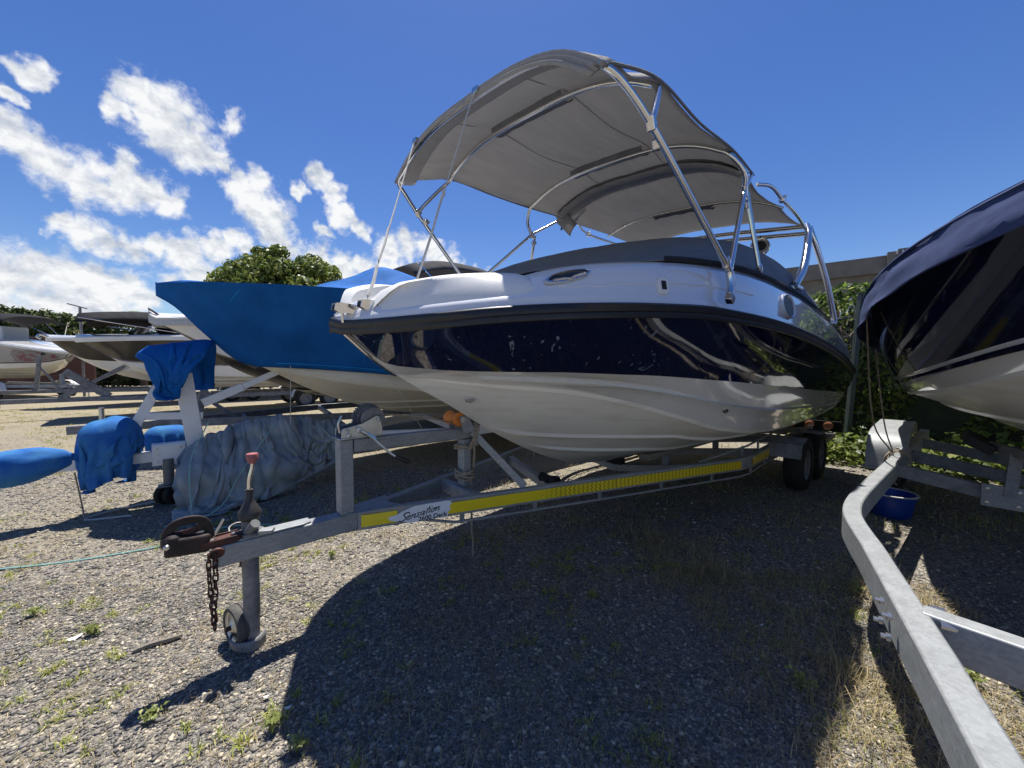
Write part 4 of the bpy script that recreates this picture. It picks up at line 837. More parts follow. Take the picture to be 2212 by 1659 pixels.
# rods and struts under (and behind the bend also over) the rails
def rrod(sg): 
    k = lambda s: -.045 + sg * (.02 + ry(s)); return [T(.46, k(.46), .448), T(.66, k(.66), .398), T(1.6, k(1.6), .392), T(3.18, k(3.18), .388), T(3.36, -.045 + sg * 1.05, .388), T(4.4, -.045 + sg * 1.01, .392), T(4.62, -.045 + sg * 1.0, .44)]
for sg in (1, -1):
    build('lower_rod', MB().sweep(rrod(sg), .014, .014), 'galv', tr)
    for s in (.70, 1.2, 1.72, 2.3, 2.85): p = -.045 + sg * (.02 + ry(s)); build('rod_strut', MB().beam(T(s, p, .386), T(s, p, .452), .012, .03, (1, 0, 0)), 'galv', tr)
    for s in (3.42, 3.9, 4.35): p = -.045 + sg * (1.05 - (s - 3.4) * .04); build('rod_strut', MB().beam(T(s, p, .386), T(s, p, .452), .012, .03, (1, 0, 0)), 'galv', tr)
    build('upper_rod', MB().sweep([T(2.75, -.045 + sg * (ry(2.75) - .02), .56), T(3.2, -.045 + sg * (.985), .625), T(3.4, -.045 + sg * 1.02, .64), T(4.3, -.045 + sg * 1.0, .66), T(4.6, -.045 + sg * .99, .60)], .014, .014), 'galv', tr)
    for s in (3.3, 3.75, 4.2): p = -.045 + sg * 1.01; build('rod_strut', MB().beam(T(s, p, .555), T(s, p, .648), .012, .03, (1, 0, 0)), 'galv', tr)
# cross members: straight in front, dipped under the keel behind
build('cross_member', MB().beam(T(.83, -.30, .51), T(.83, .21, .51), .06, .08), 'galv', tr, bevel=.005)
for s in (1.75, 2.75, 3.9, 5.0, 6.0):
    w = ry(s) - .02 if s < 3.2 else .98; build('cross_member', MB().sweep([T(s, -.045 - w, .50), T(s, -.045 - w * .55, .43), T(s, -.045, .345), T(s, -.045 + w * .55, .43), T(s, -.045 + w, .50)], .06, .07), 'galv', tr, bevel=.005)
    mb = MB().lathe([(.02, -.10), (.045, -.09), (.03, 0), (.045, .09), (.02, .10)], T(s, -.045, .42), RX, 14); build('keel_roller', mb, 'tyre', tr)
for sg in (1, -1):
    build('bunk', MB().beam(T(2.4, -.045 + sg * .52, .60), T(5.9, -.045 + sg * .62, .60), .10, .05), 'wood_old', tr, bevel=.004)
    for s in (2.75, 3.9, 5.0): build('bunk_post', MB().beam(T(s, -.045 + sg * .55, .42), T(s, -.045 + sg * .55, .575), .05, .05, (1, 0, 0)), 'galv', tr)
# winch post, arm and bow stop
build('winch_post', MB().beam(T(.045, -.045, .562), T(.045, -.045, .985), .085, .075, (1, 0, 0)), 'galv', tr, bevel=.006)
build('winch_arm', MB().beam(T(.088, -.045, .945), T(.915, -.045, .925), .07, .075), 'galv', tr, bevel=.006)
build('bow_post', MB().beam(T(.865, -.045, .555), T(.865, -.045, .886), .075, .065, (1, 0, 0)), 'galv', tr, bevel=.005)
for sg in (1, -1): build('brace', MB().beam(T(.90, -.045 + sg * .05, .935), T(1.13, -.045 + sg * .345, .565), .014, .05), 'galv', tr, bevel=.003)
mb = MB()
for sg in (1, -1): mb.poly([T(s_, -.045 + sg * .085, z) for s_, z in ((.80, .94), (.90, .94), (.84, 1.06), (.765, 1.06))], (0, -.008, 0))
mb.box(T(.865, -.045, .965), (.08, .17, .012)); build('roller_bracket', mb, 'galv', tr, bevel=.004)
mb = MB().lathe([(.012, -.078), (.044, -.078), (.050, -.066), (.047, -.045), (.034, -.022), (.031, 0), (.034, .022), (.047, .045), (.050, .066), (.044, .078), (.012, .078)], T(.785, -.045, 1.035), RX, 22); rl = build('bow_roller', mb, 'orange', tr, smooth=50)
mb = MB().cyl(T(.785, -.14, 1.035), T(.785, .052, 1.035), .012, 10); mb.lathe([(.0, -.006), (.022, -.006), (.022, .006), (0, .006)], T(.785, .05, 1.035), RX, 6); build('axle_bolt', mb, 'alu', rl)
# winch
mb = MB()
for p in (.005, -.10): mb.poly([T(s, p, z) for s, z in ((.015, .99), (.25, .99), (.25, 1.035), (.235, 1.10), (.215, 1.11), (.13, 1.07), (.02, 1.05))], (0, .005, 0))
mb.box(T(.12, -.05, .993), (.24, .13, .008)); wi = build('winch', mb, 'alu', tr, bevel=.002)
for p, r, h in ((-.118, .082, .012), (-.085, .070, .008), (-.02, .070, .008)): mb = MB().lathe([(.01, -h), (r, -h), (r, h), (.01, h)], T(.205, p, 1.085), RX, 30); build('drum_flange', mb, 'galv_old', wi)
mb = MB()
for k in range(34): a = k * 2 * math.pi / 34; mb.box(T(.205, -.118, 1.085) + Vector((math.cos(a) * .086, 0, math.sin(a) * .086)), (.010, .020, .0075), Matrix.Rotation(-a, 3, 'Y'))
mb.lathe([(.03, -.013), (.082, -.013), (.082, .013), (.03, .013)], T(.205, -.118, 1.085), RX, 30); build('gear_wheel', mb, 'plastic_grey', wi)
mb = MB().lathe([(.035, -.05), (.04, -.05), (.04, .03), (.03, .03)], T(.205, -.05, 1.085), RX, 20); build('strap_drum', mb, 'rope', wi)
for s, z, r in ((.055, 1.008, .016), (.115, 1.035, .018), (.225, 1.085, .012), (.05, 1.038, .008), (.10, 1.053, .008)): mb = MB().lathe([(r * .6, -.004), (r, -.004), (r, .007), (r * .6, .009), (0, .009)], T(s, .007, z), RX, 8); build('bolt', mb, 'alu', wi)
mb = MB().sweep(curve([T(.115, .028, 1.035), T(.17, .045, .99), T(.25, .075, .905), T(.30, .095, .862)], 5), .010, .030, (0, 1, 0)); cr_ = build('crank', mb, 'alu', tr, bevel=.002)
mb = MB().tube(curve([T(.285, .09, .872), T(.32, .10, .852), T(.365, .11, .832)], 4), [.016] * 8 + [.015], 12); build('crank_grip', mb, 'rubber_black', cr_)
mb = MB().sweep([T(.148, .048, 1.018), T(.185, .06, .985)], .013, .026, (0, 1, 0)); build('crank_label', mb, 'sky_pale', cr_, smooth=0)
mb = MB().tube(curve([T(.03, -.06, 1.02), T(.022, -.06, 1.07), T(.04, -.06, 1.115)], 4), .008, 8); build('ratchet_lever', mb, 'alu', wi)
rope_world('winch_strap', [wpt(tr, T(.24, -.05, 1.11)), wpt(tr, T(.55, -.05, 1.065)), wpt(tr, T(.785, -.05, 1.0)), wpt(tr, T(.82, -.045, 1.01))], .006, 'rope', 'thin winch strap running from the winch drum to the orange roller')
# coupling
mb = MB().sweep([T(-.725, -.045, .60), T(-.70, -.045, .60), T(-.565, -.045, .585)], .075, .085); mb.lathe([(.0, .05), (.03, .046), (.042, .02), (.04, -.02)], T(-.695, -.045, .61), None, 14); cp = build('coupling', mb, 'rust_dark', tr, bevel=.014)
mb = MB().sweep([T(-.60, -.045, .572), T(-.44, -.045, .580)], .070, .018); mb.beam(T(-.60, -.008, .575), T(-.455, -.008, .578), .008, .035).beam(T(-.60, -.082, .575), T(-.455, -.082, .578), .008, .035); build('coupling_plate', mb, 'rust', cp, bevel=.003)
mb = MB().sweep(curve([T(-.716, -.045, .625), T(-.712, -.045, .662), T(-.685, -.045, .694), T(-.642, -.045, .703), T(-.60, -.045, .694), T(-.575, -.045, .666), T(-.562, -.045, .60)], 5), .035, .016, (0, 1, 0)); build('coupling_handle', mb, 'rust_dark', cp, bevel=.004)
mb = MB().sweep(curve([T(-.712, -.045, .652), T(-.675, -.045, .644), T(-.635, -.045, .646), T(-.605, -.045, .658), T(-.58, -.045, .672)], 5), .03, .007, (0, 1, 0)); build('coupling_trigger', mb, 'rust', cp)
mb = MB().beam(T(-.552, -.045, .60), T(-.512, -.045, .672), .008, .014, (0, 1, 0)); build('coupling_lever', mb, 'alu', cp)
for s, p in ((-.56, -.02), (-.475, -.045)): mb = MB().lathe([(.012, 0), (.012, .009), (0, .011)], T(s, p, .588), None, 6); build('bolt', mb, 'alu', cp)
mb = MB().lathe([(.0, -.01), (.011, -.009), (.013, 0), (.009, .006), (0, .007)], T(-.715, -.003, .612), RX, 10); build('rivet', mb, 'alu', cp)
# safety chain
mb = MB().lathe([(.018, -.006), (.03, -.004), (.03, .006), (.02, .008)], T(-.545, .003, .535), RX @ Matrix.Rotation(.4, 3, 'X'), 12); sh = build('chain_shackle', mb, 'rust', tr)
mb = MB(); mb.tube([Vector((math.cos(a) * .0105, 0, math.sin(a) * .0105 + (.011 if math.sin(a) > 0 else -.011))) for a in [2 * math.pi * k / 14 for k in range(14)]], .0038, 6, True)
lk = build('chain_link', mb, 'rust', sh); lk.location = T(-.56, .005, .53); lk.rotation_euler = (0, .2, .3); first = True
for col_, x0, n in ((0, -.575, 11), (1, -.553, 10)):
    for k in range(n):
        if not (col_ == 0 and k == 0): c = lk.copy(); COL.objects.link(c); c.parent = sh
        else: c = lk
        x = x0 + (.006 * col_ - .003) * math.sin(k * .5) + (.011 * (k / n) * (1 - 2 * col_)); c.location = T(x, .006 + .004 * col_, .522 - k * .0325); c.rotation_euler = (random.gauss(0, .08), random.gauss(0, .08), (.5 if k % 2 else 2.05) + random.gauss(0, .2))
# jockey wheel
js, jp = -.412, -.045
build('jack_tube', MB().tube([T(js, jp, .165), T(js, jp, .46)], .036, 22), 'galv_old', tr); 
jt = build('jack_inner_tube', MB().tube([T(js, jp, .03), T(js, jp, .17)], .0325, 22), 'galv_old', tr)
path = [(-.105, .0), (-.085, -.045), (-.045, -.066), (0, -.060), (.030, -.050), (.047, -.020), (.048, .03)]; cpt = curve([Vector((x, y, 0)) for x, y in path], 5); G = []
for i, q in enumerate(cpt): t = i / (len(cpt) - 1); lo = .055 - .052 * min(1, t / .5); hi = .072 - .012 * math.sin(t * math.pi) ; G.append([TW(js, jp, q.x, q.y, z) for z in (lo, lo + .01, (lo + hi) / 2, hi)])
o = build('wheel_bracket', MB().grid(G), 'galv_old', tr, smooth=60); o.modifiers.new('plate', 'SOLIDIFY').thickness = .006
wc = TW(js, jp, -.082, .012, .102); ax = TW(0, 0, -.56, -.83, 0).normalized(); rot = ax.to_track_quat('Z', 'Y').to_matrix()
mb = MB().lathe([(.075, -.032), (.092, -.032), (.100, -.022), (.101, -.008), (.096, -.006), (.096, .004), (.101, .006), (.100, .022), (.092, .032), (.075, .032), (.075, -.032)], wc, rot, 28, False); wh = build('jockey_wheel', mb, 'tyre_grey', tr)
mb = MB().lathe([(.0, .034), (.02, .034), (.03, .026), (.06, .018), (.078, .03), (.08, .02)], wc, rot, 24); build('wheel_rim', mb, 'alu', wh)
mb = MB().cyl(wc + ax * .02, wc + ax * .055, .012, 8); build('axle', mb, 'rust', wh)
mb = MB().lathe([(.058, .572), (.058, .583), (.04, .586), (.036, .588), (.036, .655)], T(js + .005, jp - .01, 0), None, 20); build('jack_collar', mb, 'plastic_grey', tr)
mb = MB().lathe([(.040, .640), (.047, .652), (.050, .668), (.048, .682), (.030, .715), (.018, .738), (.016, .775), (.017, .790), (.0, .792)], T(js + .005, jp - .01, 0), None, 20); build('jack_boot', mb, 'boot', tr, smooth=60)
mb = MB().tube(curve([T(js + .005, jp - .01, .78), T(js + .008, jp - .01, .84), T(js + .022, jp - .01, .90), T(js + .022, jp - .01, .945)], 5), .0095, 10); build('crank_rod', mb, 'chrome', tr)
mb = MB().lathe([(.013, .918), (.019, .926), (.019, .934), (.026, .937), (.027, .962), (.024, .967), (0, .968)], T(js + .022, jp - .01, 0), None, 18); build('crank_knob', mb, 'red_knob', tr)
mb = MB().tube([TW(js, jp, .02, -.035, .60), TW(js, jp, .065, -.05, .645)], [.019, .022], 12); mb.tube([TW(js, jp, .0, -.03, .588), TW(js, jp, .025, -.037, .605)], [.010, .016], 10); pg = build('plug', mb, 'plastic_grey', tr)
mb = MB().tube(curve([TW(js, jp, .0, -.03, .588), TW(js, jp, -.06, -.03, .575), TW(js, jp, -.10, .0, .60), TW(js, jp, -.08, .04, .61), TW(js, jp, -.02, .06, .585), TW(js, jp, .05, .02, .58), TW(js, jp, .10, .03, .578)], 6), .006, 7); build('cable', mb, 'rubber_black', tr)
mb = MB().beam(TW(js, jp, .05, .0, .585), TW(js, jp, .11, .015, .585), .05, .018); build('jack_clamp', mb, 'galv', tr, bevel=.004)
mb = MB().cyl(TW(js, jp, -.045, .0, .41), TW(js, jp, -.045, .0, .455), .008, 8); build('pin', mb, 'rust', tr)
# wheels, mudguards and lamp board
def wheel(parent, c, r, w, ax=Vector((0, 1, 0)), rim='galv_old'):
    rot = ax.to_track_quat('Z', 'Y').to_matrix(); mb = MB().lathe([(r * .62, -w / 2), (r * .9, -w / 2), (r, -w * .36), (r, w * .36), (r * .9, w / 2), (r * .62, w / 2), (r * .62, -w / 2)], c, rot, 30, False); o = build('wheel', mb, 'tyre', parent, smooth=50)
    mb = MB().lathe([(.0, w * .30), (r * .2, w * .34), (r * .25, w * .2), (r * .5, w * .18), (r * .62, w * .42), (r * .64, w * .42), (r * .62, -w * .42)], c, rot, 24); build('rim', mb, rim, o); return o
for s in (4.62, 5.36):
    for p in (1.13, -1.22): wheel(tr, T(s, p, .30), .30, .18, Vector((0, -1 if p > 0 else 1, 0)))
for sg in (1, -1):
    for s in (4.05, 4.98): build('mudguard', MB().sweep([T(s - .10, -.045 + sg * 1.19, .47), T(s - .06, -.045 + sg * 1.19, .60), T(s + .12, -.045 + sg * 1.19, .655)] if s < 4.5 else [T(s - .09, -.045 + sg * 1.19, .615), T(s + .09, -.045 + sg * 1.19, .615)], .28, .012), 'galv_old', tr, bevel=.003)
    build('axle_arm', MB().beam(T(4.3, -.045 + sg * .98, .40), T(5.6, -.045 + sg * .98, .40), .06, .08), 'galv_old', tr)
lb = build('lamp_board', MB().box(T(6.16, .92, .56), (.03, .72, .14)), 'black_cover', tr, bevel=.004)
mb = MB().sweep([T(5.5, 1.05, .44), T(6.16, 1.05, .44)], .34, .06); build('rear_step', mb, 'galv_old', tr, bevel=.004)
for p in (.72, .93, 1.14): mb = MB().lathe([(.055, 0), (.055, .02), (.04, .03), (0, .032)], T(6.142, p, .565), Matrix.Rotation(R(-90), 3, 'Y'), 18); build('rear_lamp', mb, 'lamp_red', lb)
# rope lashed round the bow post, with the tail hanging to the ground
def coil(z, r, n, sp, ph=0): return [T(.865 + math.cos(a) * r, -.045 + math.sin(a) * r, z + sp * a / 6.28 + .006 * math.sin(a * 2.3 + ph)) for a in [ph + k * .45 for k in range(int(n * 14))]]
pts = coil(.60, .062, 4.2, .017) + [T(.90, .02, .70), T(.905, .022, .82), T(.89, .03, .90)] + coil(.845, .066, 3, -.011, 1.2)[:30] + [T(.92, .035, .93), T(.93, .04, .97), T(.89, .04, 1.0)]
rope_world('rope', [wpt(tr, p) for p in pts], .0085, 'rope', 'weathered beige rope lashed round the bow post of the taped trailer', n=3, seg=7)
ro = bpy.data.objects['rope']
mb = MB().tube(curve([wpt(tr, T(.885, .0, .60)) - ro.location, wpt(tr, T(.885, .01, .40)) - ro.location, wpt(tr, T(.88, .02, .26)) - ro.location, wpt(tr, T(.89, .02, .14)) - ro.location, wpt(tr, T(.882, .03, .06)) - ro.location], 5), .0075, 7); build('tail', mb, 'rope', ro)
mb = MB(); 
for k in range(3): mb.tube([wpt(tr, T(.915 + .012 * math.cos(a), .03 + .004 * k, .955 - .04 * k + .03 * math.sin(a))) - ro.location for a in [6.28 * i / 12 for i in range(12)]], .0075, 6, True)
build('knot', mb, 'rope', ro)
# ------------------------------------------------------------------ the other boats
def mk_lines(L_, B, stem, zs, zc, zd, n=46, fine=.5, bow=2.4, cf=.88):
    s = np.unique(np.concatenate([stem[0][0] + np.linspace(0, 1, 18)**1.5 * 1.2, np.linspace(stem[0][0] + 1.25, L_, n)])); s0 = stem[0][0]
    k = pch(s, *zip(*stem)); u = np.clip((s - s0) / (fine * L_), 0, 1); wr = B * (1 - (1 - u)**bow)**.8 + .03
    zc_, zd_ = pch(s, *zip(*zc)), pch(s, *zip(*zd)); c0 = s[np.argmax(k <= zc_)]; d0 = s[np.argmax(k <= zd_)]; uc = np.clip((s - c0) / (fine * L_), 0, 1); wc = cf * B * (1 - (1 - uc)**2.0); ud = np.clip((s - d0) / (fine * L_), 0, 1); wd = (cf + 1) / 2 * B * (1 - (1 - ud)**2.1)
    return Lines(s, k, wc, pch(s, *zip(*zc)), wd, pch(s, *zip(*zd)), wr, pch(s, *zip(*zs)))
def deck_mesh(q, z0, crown=.06, inset=.06):
    P = []
    for i, s in enumerate(q.s):
        w, z = q.wR[i], q.zR[i] - z0; e = min(inset, w * .5); P.append([(s, -w, z), (s, -w + e * .2, z + .035), (s, -w + e, z + .05)] + [(s, (w - e) * x, z + .05 + crown * (1 - x * x)) for x in (-.8, -.4, 0, .4, .8)] + [(s, w - e, z + .05), (s, w - e * .2, z + .035), (s, w, z)])
    return MB().grid(P)
def cover_mesh(q, z0, top, wlow, zlow, off=.014, s1=None, wob=.01):
    """cloth over a hull: from the lower edge up along the hull side to the sheer, then across; top = crown height per station"""
    P = []
    for i, s in enumerate(q.s):
        if s1 and s > s1: break
        z, t = q.zR[i] + .012, top[i]; zl = min(zlow[i], z - .01); row = []; w = q.wR[i] + off
        for sg in (-1, 1):
            side = []
            for f in (0, .04, .12, .25, .4, .55, .7, .85, .96, 1):
                zz = zl + (z - zl) * f; ww = max(np.interp(zz, [q.k[i], q.zC[i], q.zD[i], q.zR[i]], [0, q.wC[i], q.wD[i], q.wR[i]]), wlow[i] + (q.wR[i] - wlow[i]) * f) + off * min(1, .25 + s * 2 + 1.5) + (.012 + wob * .5 * noise.noise((s * 2.2, f * 3, sg)) + .5 * wob * noise.noise((s * 1.1 + f * 1.3, f * 6 - s * 2.6, sg + 3.))) * min(1, q.wR[i] * 5); side.append((sg * ww, zz))
            over = [(sg * w * x, z + (t - z) * (1 - x**1.25) + wob * noise.noise((s * 3, x * 4, sg + 5.))) for x in (.93, .8, .65, .5, .35, .2, .1)]
            row.append(side + over)
        P.append([(s, a, b - z0) for a, b in row[0]] + [(s, 0, t - z0)] + [(s, a, b - z0) for a, b in row[1][::-1]])
    mb = MB().grid(P); n = len(P[0]); mb.add(P[0], [tuple(range(n))]) ; return mb
def simple_trailer(label, o, th, z, L_, hw, m, s0=-1.2, sv=2.2, wheels=(), gm='white_paint', post=.5, ph=.6, group=None, wd=.07, fender=True):
    t = thing('boat_trailer', label, 'trailer', (o[0], o[1], 0), (0, 0, R(th)), group)
    build('drawbar', MB().beam(T(s0, 0, z), T(.25, 0, z), wd * 1.3, .12), m, t, bevel=.006)
    for sg in (1, -1): build('side_rail', MB().sweep([T(.15, sg * .04, z), T(sv - .1, sg * (hw - .02), z), T(sv + .15, sg * hw, z), T(L_, sg * hw, z)], wd, .12), m, t, bevel=.006)
    for s in (sv * .45, sv, (sv + L_) / 2, L_ - .3): w = hw * min(1, s / sv) - .03; build('cross_member', MB().sweep([T(s, -w, z), T(s, 0, z - .12), T(s, w, z)], .06, .08), m, t)
    if ph: build('winch_post', MB().beam(T(post, 0, z), T(post + .12, 0, z + ph), .1, .1, (1, 0, 0)), m, t, bevel=.005); build('bow_stop', MB().lathe([(.03, -.09), (.05, -.08), (.03, 0), (.05, .08), (.03, .09)], T(post + .2, 0, z + ph + .04), RX, 12), 'rubber_black', t); build('post_brace', MB().beam(T(post + .55, 0, z), T(post + .1, 0, z + ph * .7), .06, .06), m, t)
    build('jack', MB().cyl(T(s0 + .35, .09, .05), T(s0 + .35, .09, z + .3), .03, 10), 'alu', t)
    for s in wheels:
        for sg in (1, -1): wheel(t, T(s, sg * (hw + .17), .31), .31, .18, Vector((0, -sg, 0)))
    if wheels and fender:
        a, b = min(wheels) - .42, max(wheels) + .42
        for sg in (1, -1): build('fender', MB().sweep(curve([T(a, sg * (hw + .17), .38), T(a + .12, sg * (hw + .17), .62), T(a + .42, sg * (hw + .17), .72), T(b - .42, sg * (hw + .17), .72), T(b - .12, sg * (hw + .17), .62), T(b, sg * (hw + .17), .38)], 4), .26, .012), gm, t)
    return t
def small_bimini(parent, s0, s1, w, z, m, zb, wb, z0, drop=.18, tube='chrome', sb=None):
    G = []
    for i in range(13):
        a = i / 12; s = s0 + (s1 - s0) * a; zz = z - drop * (abs(2 * a - 1)**2.5); G.append([(s, w * x / 8, zz - .30 * abs(x / 8)**3 - z0) for x in range(-8, 9)])
    o = build('bimini_top', MB().grid(G), m, parent, smooth=70); o.modifiers.new('cloth', 'SOLIDIFY').thickness = .008
    sb = sb if sb is not None else (s0 + s1) / 2
    for sg in (1, -1):
        for sa in (s0 + .05, (s0 + s1) / 2, s1 - .05): build('bimini_tube', MB().tube([(sb, sg * wb, zb - z0), (sa, sg * w, z - .32 - z0)], .014, 8), tube, parent)
    return o
def origin(o, th): return (o[0], o[1], .5), (0, 0, R(th))

# boat under the royal blue cover
BO = (-3.5, 3.92); lo, ro_ = origin(BO, TH)
q = mk_lines(6.6, 1.22, [(-.07, 2.195), (.28, 1.80), (.65, 1.50), (1.0, 1.29), (1.48, 1.03), (2.4, .75), (3.5, .64), (6.6, .62)], [(-.07, 2.2), (1.5, 2.2), (3, 2.15), (6.6, 2.05)], [(-.07, 2.0), (1.0, 1.35), (2.2, 1.12), (3.4, 1.0), (6.6, .95)], [(-.07, 2.05), (.72, 1.42), (1.6, 1.33), (2.6, 1.22), (6.6, 1.12)])
bb = thing('motorboat', 'cream hulled motorboat wrapped in a royal blue cover with a bright peak', 'boat', lo, ro_)
build('hull_bottom', hull_bottom(q, .5), 'cream', bb, smooth=30); build('hull_side', strip(q, .5, q.wC, q.zC, q.wD, q.zD, 5, .01), 'cream', bb)
build('topside', strip(q, .5, q.wD, q.zD, q.wR, q.zR, 5), 'cream', bb); build('transom', transom(q, .5), 'cream', bb)
top = pch(q.s, [-.07, .3, .9, 1.2, 1.45, 1.85, 2.25, 2.35, 2.8, 3.3, 4, 5, 6.6], [2.205, 2.225, 2.25, 2.31, 2.41, 2.58, 2.77, 2.77, 2.68, 2.58, 2.44, 2.32, 2.15])
zl = pch(q.s, [-.07, .05, .28, .62, .75, 1.1, 1.8, 2.6, 6.6], [2.10, 2.02, 1.76, 1.43, 1.39, 1.37, 1.31, 1.22, 1.10]); wl = np.array([np.interp(z, [q.zC[i], q.zD[i], q.zR[i]], [q.wC[i], q.wD[i], q.wR[i]]) for i, z in enumerate(zl)])
cv = build('boat_cover', cover_mesh(q, .5, top, wl, zl, .02, None, .034), 'blue', bb, smooth=50); cv.modifiers.new('cloth', 'SOLIDIFY').thickness = .006
mb = MB()
for i, s in enumerate(q.s):
    if s > .5 and i % 9 == 0: mb.lathe([(.0, 0), (.016, 0), (.016, .006), (0, .008)], (s, -(wl[i] + .026), zl[i] + .03 - .5), RX, 8)
build('eyelet', mb, 'rope_white', cv)
mb = MB()
wS = [float(np.interp(a, [q.k[i], q.zC[i], q.zD[i], q.zR[i]], [0, q.wC[i], q.wD[i], q.wR[i]])) for i, a in enumerate(zl)]
for f0, s_a, s_b in ((.92, .55, .24), (.93, 1.62, 1.72)):
    c = []
    for t in np.linspace(0, 1, 24):
        s = s_a + (s_b - s_a) * t; f = f0 - .80 * t; I_ = lambda a: float(np.interp(s, q.s, a)); zz = I_(zl) + (I_(q.zR) + .012 - I_(zl)) * f; ww = float(np.interp(zz, [I_(q.k), I_(q.zC), I_(q.zD), I_(q.zR)], [0, I_(q.wC), I_(q.wD), I_(q.wR)])); c.append((s, -(ww + .038), zz - .5))
    mb.tube(c, .004, 5)
mb.tube([(s, -(np.interp(zl[i] + .05, [q.zC[i], q.zD[i], q.zR[i]], [q.wC[i], q.wD[i], q.wR[i]]) + .038), zl[i] + .05 - .5) for i, s in enumerate(q.s) if s > .6], .005, 5)
build('seam', mb, 'blue_light', cv)
mb = MB().poly([(s, -(.02 + .02 * s), z - .5) for s, z in ((.28, 1.80), (.40, 1.72), (.80, 1.43), (.74, 1.36), (.62, 1.44))], (0, -.01, 0)); build('chafe_strip', mb, 'plastic_grey', bb)
# its white trailer
bt = thing('boat_trailer', 'white painted boat trailer under the blue covered boat', 'trailer', (*BO, 0), (0, 0, R(TH)))
build('drawbar', MB().beam(T(-.95, 0, .50), T(1.6, 0, .47), .09, .10), 'white_paint', bt, bevel=.007)
pl = build('clamp_plate', MB().box(T(-.02, .06, .50), (.26, .02, .20)), 'white_paint', bt, bevel=.006); mb = MB().box(T(-.02, .0, .605), (.26, .12, .014)); build('clamp_plate', mb, 'white_paint', bt, bevel=.003)
for s, z in ((-.11, .57), (.07, .57), (-.11, .44), (.07, .44), (-.11, .51)): build('bolt', MB().lathe([(.010, 0), (.010, .008), (0, .009)], T(s, .071, z), RX, 6), 'alu', pl)
build('winch_post', MB().beam(T(.20, 0, .5), T(.11, 0, 1.32), .13, .15, (1, 0, 0)), 'white_paint', bt, bevel=.007)
build('strut', MB().beam(T(-.40, 0, .52), T(-.02, 0, 1.32), .06, .085), 'white_paint', bt, bevel=.005)
build('cross_bar', MB().beam(T(-.18, .01, .90), T(.26, .02, .87), .05, .07), 'white_paint', bt, bevel=.005)
build('bow_arm', MB().beam(T(.26, 0, 1.0), T(.62, 0, 1.165), .075, .085), 'white_paint', bt, bevel=.005); build('bow_arm_tube', MB().beam(T(.58, 0, 1.145), T(.98, 0, 1.335), .055, .065), 'white_paint', bt, bevel=.004)
build('bow_stop', MB().lathe([(.02, -.08), (.05, -.07), (.035, 0), (.05, .07), (.02, .08)], T(1.03, 0, 1.36), RX, 14), 'rubber_black', bt)
for sg in (1, -1): build('side_rail', MB().sweep([T(1.3, sg * .05, .50), T(2.9, sg * .88, .50), T(3.2, sg * .92, .50), T(6.4, sg * .92, .50)], .08, .12), 'white_paint', bt, bevel=.006)
for s in (2.2, 3.4, 4.8): w = .92 * min(1, (s - 1.2) / 1.7); build('cross_member', MB().sweep([T(s, -w, .5), T(s, 0, .40), T(s, w, .5)], .06, .08), 'white_paint', bt)
for s in (4.5, 5.25):
    for sg in (1, -1): wheel(bt, T(s, sg * 1.1, .30), .30, .18, Vector((0, -sg, 0)))
build('jack_tube', MB().tube([T(-.03, .06, .20), T(-.03, .06, .46)], .045, 14), 'plastic_grey', bt); build('jack_fork', MB().box(T(-.03, .06, .195), (.17, .17, .014)), 'plastic_grey', bt, bevel=.003)
for k in (-.045, .045): c = TW(-.03, .06, k, 0, .10); build('jockey_wheel', MB().lathe([(.03, -.03), (.09, -.03), (.10, -.015), (.10, .015), (.09, .03), (.03, .03)], c, TW(0, 0, 1, -.25, 0).to_track_quat('Z', 'Y').to_matrix(), 22), 'tyre', bt)

# blue cloth covers tied over the white trailer's fittings
def bag(name, label, c, rad, m, seed, rot=0., folds=.10, flat=.0, shape=None, group='blue cloth covers on the white trailer', tie=0):
    o0 = Vector(c); G = []; nu, nv = 40, 30
    for j in range(nv + 1):
        v = math.pi * j / nv; row = []
        for i in range(nu):
            a = 2 * math.pi * i / nu; d = Vector((math.sin(v) * math.cos(a), math.sin(v) * math.sin(a), math.cos(v)))
            r = 1 + folds * (noise.noise(d * 1.6 + Vector((seed, 0, 0))) + .6 * (abs(noise.noise(d * 3.1 + Vector((0, seed, 0)))) - .3) + .35 * noise.noise(Vector((a * 2.2 + seed, v * .7, 0))) + .22 * (1 - abs(noise.noise(Vector((a * 3.5, v * 1.2 + seed, 3.)))) * 2))
            p = Vector((d.x * rad[0], d.y * rad[1], d.z * rad[2])) * r
            if shape: p = shape(p, d)
            row.append(Matrix.Rotation(rot, 3, 'Z') @ p)
        G.append(row)
    o = build(name, MB().grid(G, True), m, smooth=75); o.location = o0; return tag(o, label, 'cover', group)
def bt_w(s, p, z): return wpt(bt, T(s, p, z))
thr = R(TH)
